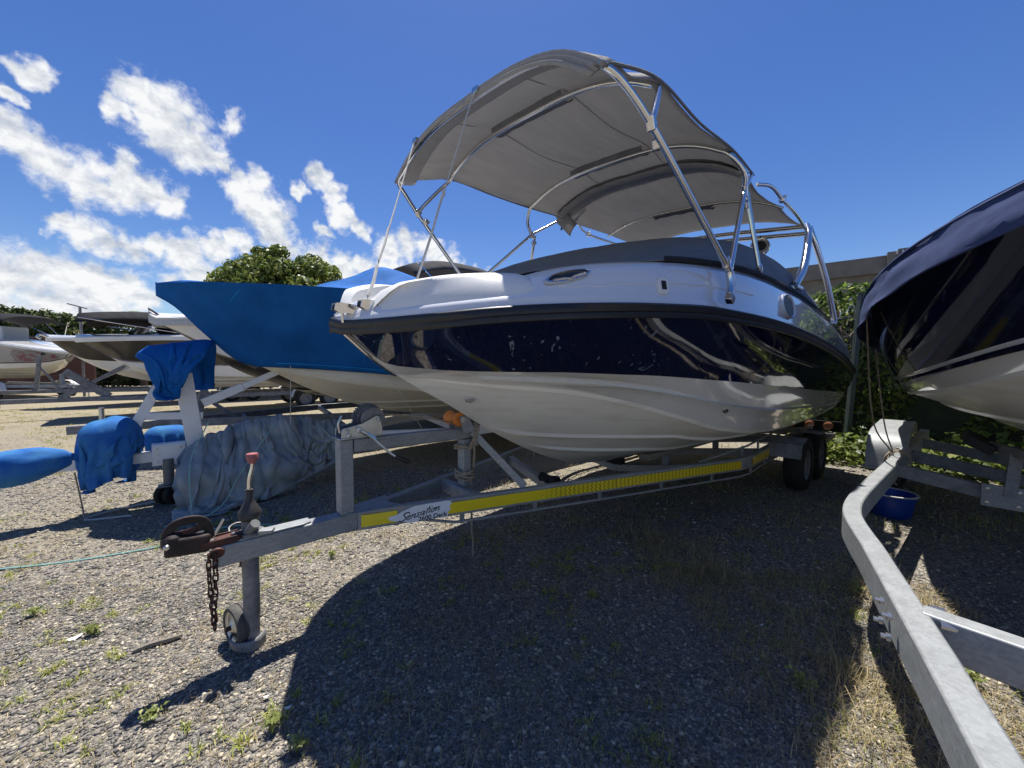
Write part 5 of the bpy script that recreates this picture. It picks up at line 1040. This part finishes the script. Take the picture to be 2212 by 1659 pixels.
def draped(label, cs, size, n, drop, m, seed, tie=None, rot=0., th=.004, comp=.8, steps=150, bend=.2, lim=None):
    """a cloth cover let fall over the thing it protects, optionally drawn in by a tie near its lower edge"""
    r_ = np.random.default_rng(seed); o0 = Vector(drop); cr_, sr_ = math.cos(rot), math.sin(rot)
    def init(u, v):
        x, y = (u - .5) * size[0] * comp, (v - .5) * size[1] * comp; z = .05 * math.sin(u * 11 + seed) * math.sin(v * 9 + seed * 2) + r_.normal(0, .006); return (o0.x + x * cr_ - y * sr_, o0.y + x * sr_ + y * cr_, o0.z + z)
    i0, j0 = n[0] // 2, n[1] // 2; hold = np.array([[init((i0 + a) / (n[0] - 1), (j0 + b) / (n[1] - 1))[:2] for b in range(-3, 4)] for a in range(-3, 4)])
    def pins(P, t): P[i0 - 3:i0 + 4, j0 - 3:j0 + 4, :2] = hold; return P
    if tie:
        tc, tr_, t0 = tie
        def pins(P, t):
            if t > t0:
                Q2 = P.reshape(-1, 3); d = Q2[:, :2] - np.array(tc[:2]); l = np.linalg.norm(d, axis=1); lim = tr_ + np.abs(Q2[:, 2] - tc[2]) * .9; k_ = (Q2[:, 2] < tc[2] + .25) & (l > lim); Q2[k_, :2] -= d[k_] * (1 - lim[k_] / l[k_])[:, None] * .12
                return Q2.reshape(P.shape)
            return P
    bnd = None
    if lim:
        lc, la, lb, zf = lim
        def bnd(P):
            d = P[:, :2] - np.array(lc[:2]); e = np.stack([d @ np.array([cr_, sr_]), d @ np.array([-sr_, cr_])], 1) / np.array([la, lb]); l = np.linalg.norm(e, axis=1); k_ = l > 1; P = P.copy(); P[k_, :2] = np.array(lc[:2]) + d[k_] / l[k_][:, None]; P[:, 2] = np.maximum(P[:, 2], zf); return P
    P = cloth(n[0], n[1], size, init, push_capsules(cs, .008, bnd), steps, 6, bend=bend, pins=pins)
    o = cloth_obj('cloth_cover', P, m, None, th, o0 - Vector((0, 0, .3))); return tag(o, label, 'cover', 'blue cloth covers on the white trailer')
w3 = lambda s, p, z: tuple(bt_w(s, p, z))
draped('large dark blue cloth cover hanging over the white winch post', [(w3(-.05, 0, 1.40), w3(.30, 0, 1.47), .21), (w3(.06, -.08, 1.32), w3(.20, .08, 1.32), .21), (w3(.14, 0, .6), w3(.12, 0, 1.3), .09)], (1.36, 1.18), (54, 48), w3(.125, .0, 1.72), 'blue', 3, None, thr, lim=(bt_w(.12, 0, 1.4), .35, .27, 1.06))
draped('faded blue cloth sack cover on the drawbar beside the white clamp plate', [(w3(-.47, 0, .72), w3(-.39, 0, .745), .178), (w3(-.43, 0, .48), w3(-.43, 0, .72), .182), (w3(-.7, 0, .5), w3(-.2, 0, .5), .07)], (1.18, 1.12), (52, 50), w3(-.43, .0, .96), 'blue_bag', 8, None, thr, lim=(bt_w(-.43, 0, .4), .235, .215, .24))
draped('small blue rounded cloth cover behind the white clamp plate', [(w3(-.10, -.26, .64), w3(.04, -.26, .64), .12), (w3(-.03, -.26, .4), w3(-.03, -.26, .64), .09)], (.56, .52), (30, 28), w3(-.03, -.26, .82), 'blue_bag', 12, None, thr, lim=(bt_w(-.03, -.26, .5), .19, .16, .3))
def canoe(p, d):
    k = 1 - .25 * max(0, d.x); z = p.z * k; return Vector((p.x, p.y * (1 - .45 * max(0, d.x)**2), z + .03 * d.x - (.02 if d.z < 0 else 0)))
bag('cloth_cover', 'pointed blue cloth cover tied over the end of the white drawbar', bt_w(-.98, .02, .545), (.33, .13, .145), 'blue_bag', 5., thr, .085, shape=canoe)
draped('narrow blue cloth hanging behind the black jockey wheels of the white trailer', [(w3(.12, -.05, .38), w3(.16, -.05, .38), .07)], (.34, .70), (18, 30), w3(.14, -.05, .56), 'blue', 21, None, thr, steps=110, lim=(bt_w(.14, -.05, .2), .12, .1, .06))
rope_world('cord', [bt_w(-.66, .08, .44), bt_w(-.64, .09, .28), bt_w(-.62, .10, .10), bt_w(-.61, .12, .02)], .006, 'rope', 'thin tan cord hanging from the pointed blue cover to the ground')
rope_world('cord', [bt_w(-.30, .30, .015), bt_w(-.6, .16, .012), bt_w(-.48, .02, .012), bt_w(-.2, -.05, .012), bt_w(.0, -.04, .012)], .009, 'rope_white', 'pale cord lying on the gravel below the blue covers')
# grey tarpaulin heaped over the drawbar
A_ = np.array([-3.22, 3.90]); B_ = np.array([-2.12, 4.68]); ax_ = (B_ - A_) / np.linalg.norm(B_ - A_); pn_ = np.array([ax_[1], -ax_[0]])
rs = np.random.default_rng(5); ph = rs.uniform(0, 6.28, 12)
def tarp_init(u, v):
    c = A_ + (B_ - A_) * (u * 1.16 - .06) + pn_ * ((v - .42) * 1.05 + .10 * math.sin(u * 9 + ph[0]) + .05 * math.sin(u * 21 + v * 3)); 
    z = 1.02 + .10 * math.sin(u * 17 + ph[1] + 2.2 * math.sin(v * 3)) + .09 * math.sin(u * 37 + v * 7 + ph[2]) + .06 * math.sin(v * 17 + u * 9 + ph[3]) + rs.normal(0, .012)
    return (c[0] + rs.normal(0, .006), c[1] + rs.normal(0, .006), z)
def l3(t, q, z): c = A_ + (B_ - A_) * t + pn_ * q; return (c[0], c[1], z)
caps = [(l3(.02, 0, .50), l3(.95, 0, .56), .13), (l3(.30, -.02, .66), l3(.58, 0, .70), .13), (l3(.0, .12, .26), l3(.55, .10, .24), .22), (l3(.62, 0, .56), l3(.98, -.02, .62), .10), (l3(.12, -.06, .34), l3(.8, -.05, .34), .2)]
def tarp_bound(P):
    d = P[:, :2] - A_; t = (d @ ax_) / 1.348; q = d @ pn_; lo_ = np.interp(t, [-.1, .1, .35, .5, 1.1], [.62, .60, .46, .30, .19]); hi_ = np.interp(t, [-.1, .3, .6, 1.1], [.10, .16, .18, .12])
    q2 = np.clip(q, -hi_, lo_); t2 = np.clip(t, -.13, 1.10); up_ = np.interp(t2, [0, .5, .62, .8, 1.1], [-1, -1, .06, .16, .40])
    P = P.copy(); P[:, :2] = A_ + ax_ * (t2 * 1.348)[:, None] + pn_ * q2[:, None]; P[:, 2] = np.maximum(P[:, 2], up_); return P
JR_ = 30; ut = np.linspace(0, 1, 104); rt_ = -.04 + 1.10 * ut + .012 * np.sin(ut * 40); rz_ = np.interp(rt_, [-.05, .03, .12, .38, .55, .8, 1.0, 1.1], [.56, .68, .76, .865, .865, .80, .76, .66]) + .018 * np.sin(ut * 29) + .012 * np.sin(ut * 61 + 1); rq_ = .03 * np.sin(ut * 17)
def tarp_pins(P, t):
    P[:, JR_, :2] = A_ + ax_ * (rt_ * 1.348)[:, None] + pn_ * rq_[:, None]; P[:, JR_, 2] = np.maximum(rz_, P[:, JR_, 2] - .02); return P
TP = cloth(104, 80, (3.35, 2.2), tarp_init, push_capsules(caps, .012, tarp_bound), 165, 8, bend=.06, pins=tarp_pins)
def crumple(P, amp, sc, seed):
    """push the settled cloth into sharper random creases along its own normals"""
    gu, gv = np.gradient(P, axis=0), np.gradient(P, axis=1); n_ = np.cross(gu, gv); n_ /= np.linalg.norm(n_, axis=-1, keepdims=True) + 1e-9
    d = np.array([[sum(a * (abs(noise.noise(Vector((q[0] * k + .5 * k * q[2], q[1] * k, q[2] * k * .42 + seed)))) - .26) for a, k in zip(amp, sc)) for q in r] for r in P]); Q2 = P + n_ * (d * (1 if n_[..., 2].mean() > 0 else -1))[..., None]
    Q2[..., 2] = np.maximum(Q2[..., 2], .01); return Q2
TP = crumple(TP, (-.085, -.022), (4.4, 10.0), 3.)
tp = cloth_obj('tarpaulin', TP, 'tarp', None, .003, (A_[0], A_[1], 0)); tag(tp, 'crumpled grey tarpaulin heaped over the white drawbar and trailing on the ground', 'tarpaulin')
tw_ = lambda x, y, z: Vector((x, y, z))
rope_world('rope', [tw_(-2.95, 3.72, .86), tw_(-3.0, 3.55, .50), tw_(-2.86, 3.38, .10), tw_(-2.75, 3.3, .015), tw_(-2.35, 3.05, .013)], .005, 'rope_teal', 'pale green rope tied over the left part of the grey tarpaulin', n=6)
rope_world('rope', [tw_(-2.50, 4.02, .78), tw_(-2.58, 3.80, .52), tw_(-2.62, 3.66, .36), tw_(-2.7, 3.45, .08), tw_(-3.0, 3.25, .015)], .005, 'rope_teal', 'pale green rope tied over the right part of the grey tarpaulin', n=6)
def gp(x, y, z=.012):   # ground point seen at a place of the photograph, worked out once as plain coordinates
    d = pix_dir(x, y); k = (z - 1.4) / d.z; return Vector((d.x * k, d.y * k, z))
rope_world('rope', [Vector((-4.1, 2.45, .012)), Vector((-3.27, 2.62, .013)), Vector((-2.83, 2.82, .012)), Vector((-2.52, 3.02, .014)), Vector((-2.2, 3.12, .012)), Vector((-1.9, 3.22, .012)), Vector((-2.3, 3.3, .013)), Vector((-2.7, 3.12, .012))], .0065, 'rope_teal', 'long pale green rope lying across the gravel at left', n=8)
rope_world('cord', [wpt(bb, (1.02, -.40, .90)), bt_w(1.0, .42, .75), bt_w(1.0, .40, .48)], .004, 'rope_white', 'white cord from the blue cover edge down behind the tarpaulin')
rope_world('cord', [wpt(bb, (1.95, -.86, .80)), bt_w(2.2, .86, .9), bt_w(2.45, .78, .55)], .004, 'rope_white', 'white cord from the blue cover edge down to the white side rail')

# white boat with black bottom, next beyond
lo, ro_ = origin((-5.51, 5.9), TH)
q = mk_lines(8.0, 1.3, [(-.02, 2.09), (.35, 1.90), (.67, 1.68), (.98, 1.38), (1.6, 1.08), (2.45, .81), (3.6, .66), (8, .62)], [(-.02, 2.10), (2, 2.12), (8, 2.1)], [(-.02, 2.0), (1, 1.5), (2.2, 1.18), (8, .98)], [(-.02, 2.15), (.95, 1.42), (2, 1.36), (8, 1.18)])
b3 = thing('motorboat', 'white motorboat with black bottom and wrapped bow beyond the blue covered boat', 'boat', lo, ro_)
build('hull_bottom', hull_bottom(q, .5), 'black_hull', b3, smooth=30); build('hull_side', strip(q, .5, q.wC, q.zC, q.wD, q.zD, 4), 'black_hull', b3); build('topside', strip(q, .5, q.wD, q.zD, q.wR, q.zR, 6, .02), 'white_hull', b3); build('transom', transom(q, .5), 'white_hull', b3); build('deck', deck_mesh(q, .5), 'white_hull', b3)
zl = q.zR - .10; cv = build('bow_wrap', cover_mesh(q, .5, q.zR + .10, q.wR, zl, .015, 3.2, .02), 'rope_white', b3, smooth=60)
mb = MB(); 
for i in range(6): s = 2.6 + i * .5; j = int(np.argmin(abs(q.s - s)))
build('stripe', strip(q, .5, q.wD + .012, q.zD + .10, q.wD + .016, q.zD + .135, 1), 'pink', b3)
small_bimini(b3, 3.9, 6.8, 1.0, 3.80, 'canvas_dark', 2.3, 1.0, .5, .30); build('wheelhouse', MB().box((5.0, 0, 1.95), (1.6, 1.5, .6)), 'white_hull', b3, bevel=.12)
simple_trailer('long grey galvanised trailer under the white boat with black bottom', (-5.51, 5.9), TH, .5, 7.4, 1.0, 'galv_old', s0=-.9, sv=2.6, wheels=(5.4, 6.15), ph=.55)
# brown-grey sport boat
lo, ro_ = origin((-11.6, 10.3), TH)
q = mk_lines(7.6, 1.25, [(-.02, 2.12), (.5, 1.72), (1.16, 1.22), (2, .92), (3, .72), (7.6, .66)], [(-.02, 2.13), (2, 2.22), (5, 2.3), (7.6, 2.25)], [(-.02, 1.95), (1.5, 1.28), (3, 1.1), (7.6, 1.0)], [(-.02, 2.0), (1.0, 1.52), (3, 1.42), (7.6, 1.35)])
b4 = thing('motorboat', 'brown-grey and white sport boat with black canopy and wing-like bow', 'boat', lo, ro_)
build('hull_bottom', hull_bottom(q, .5), 'white_hull', b4); build('hull_side', strip(q, .5, q.wC, q.zC, q.wD, q.zD, 4), 'white_hull', b4); build('topside', strip(q, .5, q.wD, q.zD, q.wR, q.zR, 6, .02), 'brown_hull', b4); build('transom', transom(q, .5), 'white_hull', b4); build('deck', deck_mesh(q, .5), 'gel_white', b4); build('gunwale_rail', rail(q, .5, .03, .11), 'white_hull', b4)
build('stripe', strip(q, .5, q.wD + .012, q.zD - .02, q.wD + .018, q.zD + .02, 1), 'pink', b4)
mb = MB()
mb.grid([[(s, y * (1.0 - .1 * (s < 1.4)), z - .5) for y in (-.8, -.4, 0, .4, .8)] for s, z in ((1.0, 2.28), (1.5, 2.55), (1.52, 2.53), (1.05, 2.27))]); build('windscreen', mb, 'dark_glass', b4)
G = [[(s, y * 1.0, 2.3 + .22 * (1 - abs(y)**2) * (1 + .5 * noise.noise((s * 3, y * 3, 1))) - .5) for y in np.linspace(-1, 1, 13)] for s in np.linspace(1.6, 6.5, 40)]; build('cockpit_cover', MB().grid(G), 'black_cover', b4, smooth=70)
o = small_bimini(b4, .1, 3.6, 1.0, 2.93, 'black_cover', 2.3, 1.0, .5, .14, sb=2.2)
t4 = simple_trailer('grey trailer with a leaning winch frame on a concrete block under the brown-grey boat', (-11.6, 10.3), TH, .50, 7.0, .98, 'galv_old', s0=-2.2, sv=2.8, wheels=(5.2, 5.95), ph=0)
build('winch_frame', MB().beam(T(.55, 0, .55), T(-.25, 0, 1.25), .16, .18, (1, 0, 0)), 'galv_old', t4, bevel=.006); build('winch_frame_brace', MB().beam(T(-.35, 0, .55), T(.2, 0, .95), .12, .12, (1, 0, 0)), 'galv_old', t4); build('bow_arm', MB().beam(T(.1, 0, .85), T(1.1, 0, 1.55), .09, .09), 'galv_old', t4)
bl_ = thing('concrete_block', 'whitewashed concrete block propping the end of the long grey drawbar at left', 'block', (-12.95, 9.2, 0)); build('block', MB().box((0, 0, .21), (.5, .4, .42)), 'concrete_block', bl_, bevel=.015); build('paint_patch', MB().poly([(x * .14, -.203, .19 + y * .15) for x, y in ell(1, 1, 14)], (0, -.004, 0)), 'white_paint', bl_)
rope_world('rope', [wpt(t4, T(-.1, 0, .75)), wpt(t4, T(1.2, .1, 1.5)), wpt(b4, (2.2, -1.15, 1.72))], .018, 'rope_white', 'white rope tied from the leaning winch frame up to the brown-grey boat')
# black and white boat behind it
lo, ro_ = origin((-15.4, 12.8), TH)
q = mk_lines(7.0, 1.2, [(-.02, 2.3), (.5, 1.8), (1.2, 1.3), (2, .95), (3, .74), (7, .68)], [(-.02, 2.32), (7, 2.3)], [(-.02, 2.1), (1.5, 1.3), (3, 1.15), (7, 1.0)], [(-.02, 2.15), (1.0, 1.6), (3, 1.5), (7, 1.45)])
b5 = thing('motorboat', 'black and white motorboat half hidden behind the brown-grey boat', 'boat', lo, ro_)
build('hull_bottom', hull_bottom(q, .5), 'white_hull', b5); build('hull_side', strip(q, .5, q.wC, q.zC, q.wD, q.zD, 4), 'white_hull', b5); build('topside', strip(q, .5, q.wD, q.zD, q.wR, q.zR, 6, .02), 'black_hull', b5); build('transom', transom(q, .5), 'white_hull', b5); build('deck', deck_mesh(q, .5), 'gel_white', b5); build('gunwale_rail', rail(q, .5, .03, .10), 'white_hull', b5)
mb = MB().tube(curve([(.1, -.05, 1.82), (-.12, -.05, 1.92), (-.2, -.05, 1.85), (-.12, -.05, 1.78)], 5), .04, 8); build('bow_fitting', mb, 'chrome', b5)
t5 = simple_trailer('grey trailer with a square winch post under the black and white boat', (-15.4, 12.8), TH, .55, 6.6, .95, 'galv_old', s0=-1.4, sv=2.4, wheels=(4.8, 5.5), ph=1.2, post=-.3, wd=.1)
# white boat with a printed side, facing right, at the far left
lo, ro_ = origin((-18.6, 16.2), 163)
q = mk_lines(7.4, 1.2, [(-.02, 1.95), (.4, 1.6), (1.0, 1.25), (1.8, 1.0), (3, .85), (7.4, .8)], [(-.02, 1.98), (1.5, 2.25), (3.5, 2.5), (7.4, 2.55)], [(-.02, 1.75), (1.2, 1.38), (3, 1.28), (7.4, 1.15)], [(-.02, 1.8), (1.0, 1.55), (3, 1.5), (7.4, 1.45)], bow=3)
b6 = thing('motorboat', 'white and grey motorboat with a red printed side at the far left', 'boat', lo, ro_)
build('hull_bottom', hull_bottom(q, .5), 'cream', b6); build('hull_side', strip(q, .5, q.wC, q.zC, q.wD, q.zD, 4), 'white_hull', b6); build('topside', strip(q, .5, q.wD, q.zD, q.wR, q.zR, 6, .03), 'grey_hull', b6); build('transom', transom(q, .5), 'white_hull', b6); build('deck', deck_mesh(q, .5), 'gel_white', b6); build('gunwale_rail', rail(q, .5, .03, .09), 'white_hull', b6); build('stripe', strip(q, .5, q.wD, q.zD - .02, q.wD + .02, q.zD + .02, 1), 'black_hull', b6)
i0 = [i for i, s in enumerate(q.s) if .35 < s < 1.9]; G = []
for i in i0:
    s = q.s[i]; f1 = .35 + .5 * math.sin(math.pi * min(1, max(0, (s - .3) / 1.6)))**.7 * (1 + .2 * math.sin(s * 9)); G.append([(s, (q.wD[i] + (q.wR[i] - q.wD[i]) * f + .045), q.zD[i] + (q.zR[i] - q.zD[i]) * f - .5) for f in (.06, .2, f1 * .6, f1 * .9)])
for sg in (1, -1): build('printed_panel', MB().grid([[(a, sg * b, c) for a, b, c in r] for r in G]), 'pink', b6)
small_bimini(b6, 2.2, 5.6, 1.0, 3.7, 'black_cover', 2.55, 1.0, .5, .2, sb=2.6)
build('console', MB().box((4.2, 0, 2.3), (.9, .8, .7)), 'white_hull', b6, bevel=.05); build('seat_rail', MB().tube(curve([(5.5, .9, 2.05), (5.5, .9, 2.5), (6.8, .9, 2.5), (6.8, .9, 2.05)], 4), .025, 8), 'chrome', b6)
simple_trailer('white fendered trailer under the grey and white printed boat at the far left', (-18.6, 16.2), 163, .55, 7.2, .95, 'galv', s0=-1.3, sv=2.0, wheels=(2.5, 3.25), ph=.5)
m_ = thing('signpost', 'thin grey post standing before the far hedge left of the black canopy', 'post', (-19.5, 17.5, 0)); build('post', MB().cyl((0, 0, 0), (0, 0, 4.05), .05, 10), 'galv_old', m_); build('arm', MB().beam((-.55, 0, 4.2), (.3, 0, 3.98), .05, .05), 'galv_old', m_)

# ------------------------------------------------------------------ navy covered boat at the right and its trailer
RO = (1.065, -.185); lo, ro_ = origin(RO, TH)
q = mk_lines(6.6, 1.27, [(.7, 2.0), (1.1, 1.74), (1.6, 1.34), (2.2, 1.08), (3.0, .89), (4.2, .76), (6.6, .72)], [(.7, 2.03), (2, 2.0), (3.5, 1.88), (6.6, 1.72)], [(.7, 1.82), (1.8, 1.51), (3.3, 1.23), (6.6, 1.06)], [(.7, 1.85), (1.4, 1.65), (1.9, 1.575), (3.3, 1.345), (6.6, 1.15)], fine=.52, bow=2.0, cf=.86)
br = thing('motorboat', 'navy hulled motorboat under a navy cloth cover at the right edge', 'boat', lo, ro_)
build('hull_bottom', hull_bottom(q, .5), 'gel_bottom', br, smooth=30); build('hull_side', strip(q, .5, q.wC, q.zC, q.wD, q.zD - .0, 5, .01), 'gel_white', br); build('hull_band', strip(q, .5, q.wD, q.zD, q.wR, q.zR, 7, .02), 'navy_plain', br, smooth=50); build('transom', transom(q, .5), 'gel_white', br)
build('stripe', strip(q, .5, q.wD - .004, q.zD - .055, q.wD + .002, q.zD - .025, 1, .004), 'navy_plain', br)
top = pch(q.s, [.7, 1.4, 2.4, 3.4, 4.5, 6.6], [2.05, 2.18, 2.40, 2.53, 2.54, 2.4]); f = .40; zl = q.zR - (q.zR - q.zD) * f; wl = q.wR + .03
cv = build('boat_cover', cover_mesh(q, .5, top, wl, zl, .03, None, .03), 'navy_cloth', br, smooth=60); cv.modifiers.new('cloth', 'SOLIDIFY').thickness = .006
mb = MB(); 
for sg in (-1, 1): mb.tube([(s, sg * (q.wR[i] + .042), q.zR[i] - .5 + .0) for i, s in enumerate(q.s)], .008, 5)
build('cover_piping', mb, 'navy_cloth', cv)
rt = thing('boat_trailer', 'galvanised boat trailer with a curved side beam at the right edge', 'trailer', (*RO, 0), (0, 0, R(TH)))
for sg in (-1, 1):
    k = [(2.9, 1.16), (2.55, 1.175), (2.35, 1.178), (2.2, 1.172), (2.05, 1.155), (1.92, 1.125), (1.78, 1.085), (1.62, 1.035), (1.4, .975), (.89, .835), (.47, .725), (-1.1, .31)]
    path = [T(6.3, sg * 1.0, .545), T(4.5, sg * 1.08, .545)] + curve([T(s, sg * p, .545) for s, p in k[:9]], 5) + [T(s, sg * p, .545) for s, p in k[9:]]
    build('side_beam', MB().sweep(path, .08, .135), 'galv', rt, bevel=.008)
build('drawbar', MB().beam(T(-2.4, 0, .545), T(-.8, 0, .545), .11, .15), 'galv', rt, bevel=.008)
build('cross_member', MB().beam(T(1.12, -.87, .555), T(1.02, .88, .555), .07, .125), 'galv', rt, bevel=.006)
for s in (3.75, 4.6, 5.6): build('cross_member', MB().sweep([T(s, -1.15, .56), T(s, -.55, .47), T(s, 0, .38), T(s, .55, .47), T(s, 1.15, .56)], .07, .10), 'galv_old', rt, bevel=.005)
build('bracket_plate', MB().box(T(3.70, -.55, .47), (.02, .20, .16)), 'galv', rt, bevel=.004)
for dy, dz in ((-.07, -.05), (.07, -.05), (-.07, .05), (.07, .05)): build('bolt', MB().lathe([(.012, 0), (.012, .01), (0, .012)], T(3.688, -.55 + dy, .47 + dz), Matrix.Rotation(R(-90), 3, 'Y'), 6), 'alu', rt)
build('bunk_post', MB().beam(T(3.72, -.52, .48), T(3.76, -.50, .78), .06, .10, (1, 0, 0)), 'galv_old', rt); build('pad_arm', MB().beam(T(3.5, -.42, .80), T(4.1, -.62, .78), .06, .06), 'galv_old', rt)
build('bunk_pad', MB().box(T(4.1, -.66, .80), (.5, .16, .07), Matrix.Rotation(.5, 3, 'X')), 'canvas_dark', rt, bevel=.012)
uu = (T(1.4, -.975, 0) - T(.47, -.725, 0)).normalized(); nn = Vector((uu.y, -uu.x, 0)); nn = nn if nn.y > 0 else -nn
for a in (.12, .22):
    for z in (.585, .515): c = T(.95, -.852, z) + uu * a + nn * .0565; mb = MB().cyl(c - nn * .004, c + nn * .022, .008, 6); mb.cyl(c - nn * .002, c + nn * .009, .013, 6); build('bolt', mb, 'alu', rt)
for a in (.12, .22):
    c = T(.95, -.852, .60) + uu * a - nn * .055; build('bolt', MB().cyl(c, c - nn * .035, .011, 6), 'alu', rt)
for s in (5.0, 5.75):
    for sg in (-1, 1): wheel(rt, T(s, sg * 1.21, .30), .30, .19, Vector((0, -sg, 0)))
for sg in (-1, 1):
    fo = build('fender', MB().sweep(curve([T(4.52, sg * 1.21, .40), T(4.60, sg * 1.21, .62), T(4.80, sg * 1.21, .72), T(5.4, sg * 1.21, .74), T(6.0, sg * 1.21, .72), T(6.2, sg * 1.21, .55)], 6), .30, .014), 'galv', rt, bevel=.004); build('fender_step', MB().box(T(4.5, sg * 1.21, .40), (.10, .32, .02)), 'galv', rt)
    mb = MB().poly([T(s, sg * 1.065, z) for s, z in ((4.54, .44), (4.66, .66), (4.84, .72), (5.4, .74), (6.0, .71), (6.15, .55), (5.95, .62), (5.4, .66), (4.9, .64), (4.72, .55), (4.62, .44))], (0, .006, 0)); build('fender_side', mb, 'galv', rt)
rope_world('cord', [wpt(br, (3.35, 1.27, 1.28)), wpt(rt, T(3.8, -1.25, .95)), wpt(rt, T(4.1, -1.15, .64))], .006, 'rope', 'tan cord from the navy cover corner down to the curved trailer beam, left of two')
rope_world('cord', [wpt(br, (4.0, 1.27, 1.05)), wpt(rt, T(4.08, -1.2, .9)), wpt(rt, T(4.12, -1.14, .64))], .006, 'rope', 'tan cord from the navy hull down to the curved trailer beam, right of two')
mb = MB()
o0 = wpt(rt, T(4.1, -1.14, .62))
for k in range(3): mb.tube([wpt(rt, T(4.1 + .05 * k + .02 * math.cos(a), -1.105 + .085 * math.cos(a), .545 + .098 * math.sin(a))) - o0 for a in [6.28 * i / 16 for i in range(16)]], .007, 6, True)
mb.tube(curve([Vector((0, 0, .02)), Vector((-.08, -.05, -.02)), Vector((-.12, -.08, -.16)), Vector((-.05, -.1, -.25))], 5), .007, 6)
o = build('rope', mb, 'rope'); o.location = o0; tag(o, 'tan rope knotted round the curved trailer beam near its fender', 'rope')
# blue bucket on the ground under the beam
bu = thing('bucket', 'dark blue plastic tub on the ground under the right trailer beam', 'bucket', (3.55, 3.55, 0)); build('tub', MB().lathe([(.0, .004), (.13, .004), (.14, .01), (.175, .20), (.185, .205), (.185, .215), (.168, .215), (.16, .19), (.13, .02), (0, .02)], (0, 0, 0), None, 28), 'bucket', bu, smooth=50); build('rim', MB().lathe([(.17, .214), (.188, .214), (.188, .222), (.17, .222), (.17, .214)], (0, 0, 0), None, 28, False), 'rope_white', bu)
# ------------------------------------------------------------------ small things on the gravel
def weed(x, y, h, label, n=4, seed=0):
    rr = random.Random(seed); t = thing('weed', label, 'plant', (x, y, 0), group='young weeds in the gravel'); mb = MB(); P = []; Nn = []
    for k in range(n):
        a = rr.uniform(0, 6.28); e = Vector((math.cos(a) * h * rr.uniform(.2, .6), math.sin(a) * h * rr.uniform(.2, .6), h * rr.uniform(.6, 1.0))); c = curve([Vector((0, 0, -.005)), e * .5 + Vector((0, 0, .02)), e], 5); mb.tube(c, np.linspace(.0022, .0009, len(c)), 4)
        for i in range(3, len(c)):
            for sg in (-1, 1): P.append(np.array(c[i]) + np.array([rr.gauss(0, .012), rr.gauss(0, .012), rr.gauss(0, .006)])); Nn.append([rr.gauss(0, .4), -.4, 1])
    build('stem', mb, 'weed', t, smooth=0); raw_mesh('leaf', *leaves(np.array(P), np.array(Nn), max(.02, h * .16), .4, .6), 'weed', kind='stuff', parent=t); return t
WEEDS = [(1730, 1490, .09, 'leafy weed on the shadow edge left of the curved beam'), (775, 1105, .17, 'taller weed standing in shade behind the winch post, left one'), (870, 1080, .16, 'taller weed standing in shade behind the winch post, right one'), (640, 1665 - 40, .05, 'small weed at the bottom edge of the big shadow'), (715, 1205, .05, 'weed clump on sunlit gravel right of the jockey wheel tube'), (200, 1375, .05, 'weed on the sunlit gravel left of the chain'), (1850, 1285, .09, 'weed beside the curved beam at the shadow tip'), (1420, 1240, .06, 'weed in the middle of the big shadow'), (590, 1580, .045, 'weed beside the drawbar shadow'), (330, 1560, .04, 'weed at the lower left of the gravel'), (75, 1330, .045, 'weed at the left edge of the gravel'), (2100, 1480, .06, 'weed under the right trailer cross member')]
for i, (x, y, h, lab) in enumerate(WEEDS): p = gp(x, y, 0); weed(p.x, p.y, h, lab, 4 + i % 3, i)
p = gp(340, 1395, .0); st = thing('stick', 'weathered grey stick lying on the gravel left of the jockey wheel', 'stick', p); build('stick', MB().tube(curve([Vector((-.07, -.055, .012)), Vector((-.02, -.01, .016)), Vector((.03, .02, .016)), Vector((.075, .06, .014))], 4), [.008, .012, .013, .014, .015, .014, .015, .014, .014, .013, .012, .011, .008], 7), 'wood_old', st)
for x, y, w, lab in ((160, 1378, .030, 'white scrap of paper on the gravel at left'), (622, 1528, .014, 'tiny white scrap on the edge of the drawbar shadow'), (1645, 1350, .014, 'white scrap in the shade near the dry grass'), (575, 1600 - 95, .012, 'small pale flake beside the jockey wheel shadow')):
    p = gp(x, y, .014); a = random.uniform(.2, .8); o = build('paper_scrap', MB().poly([Vector((w * math.cos(t) * (1 + .2 * math.sin(3 * t)), w * .45 * math.sin(t), .003 * math.cos(2 * t))) for t in [6.28 * k / 9 for k in range(9)]], (0, 0, .0015)), 'litter'); o.location = p; o.rotation_euler = (.1, -.1, a); tag(o, lab, 'litter', 'white scraps on the gravel')
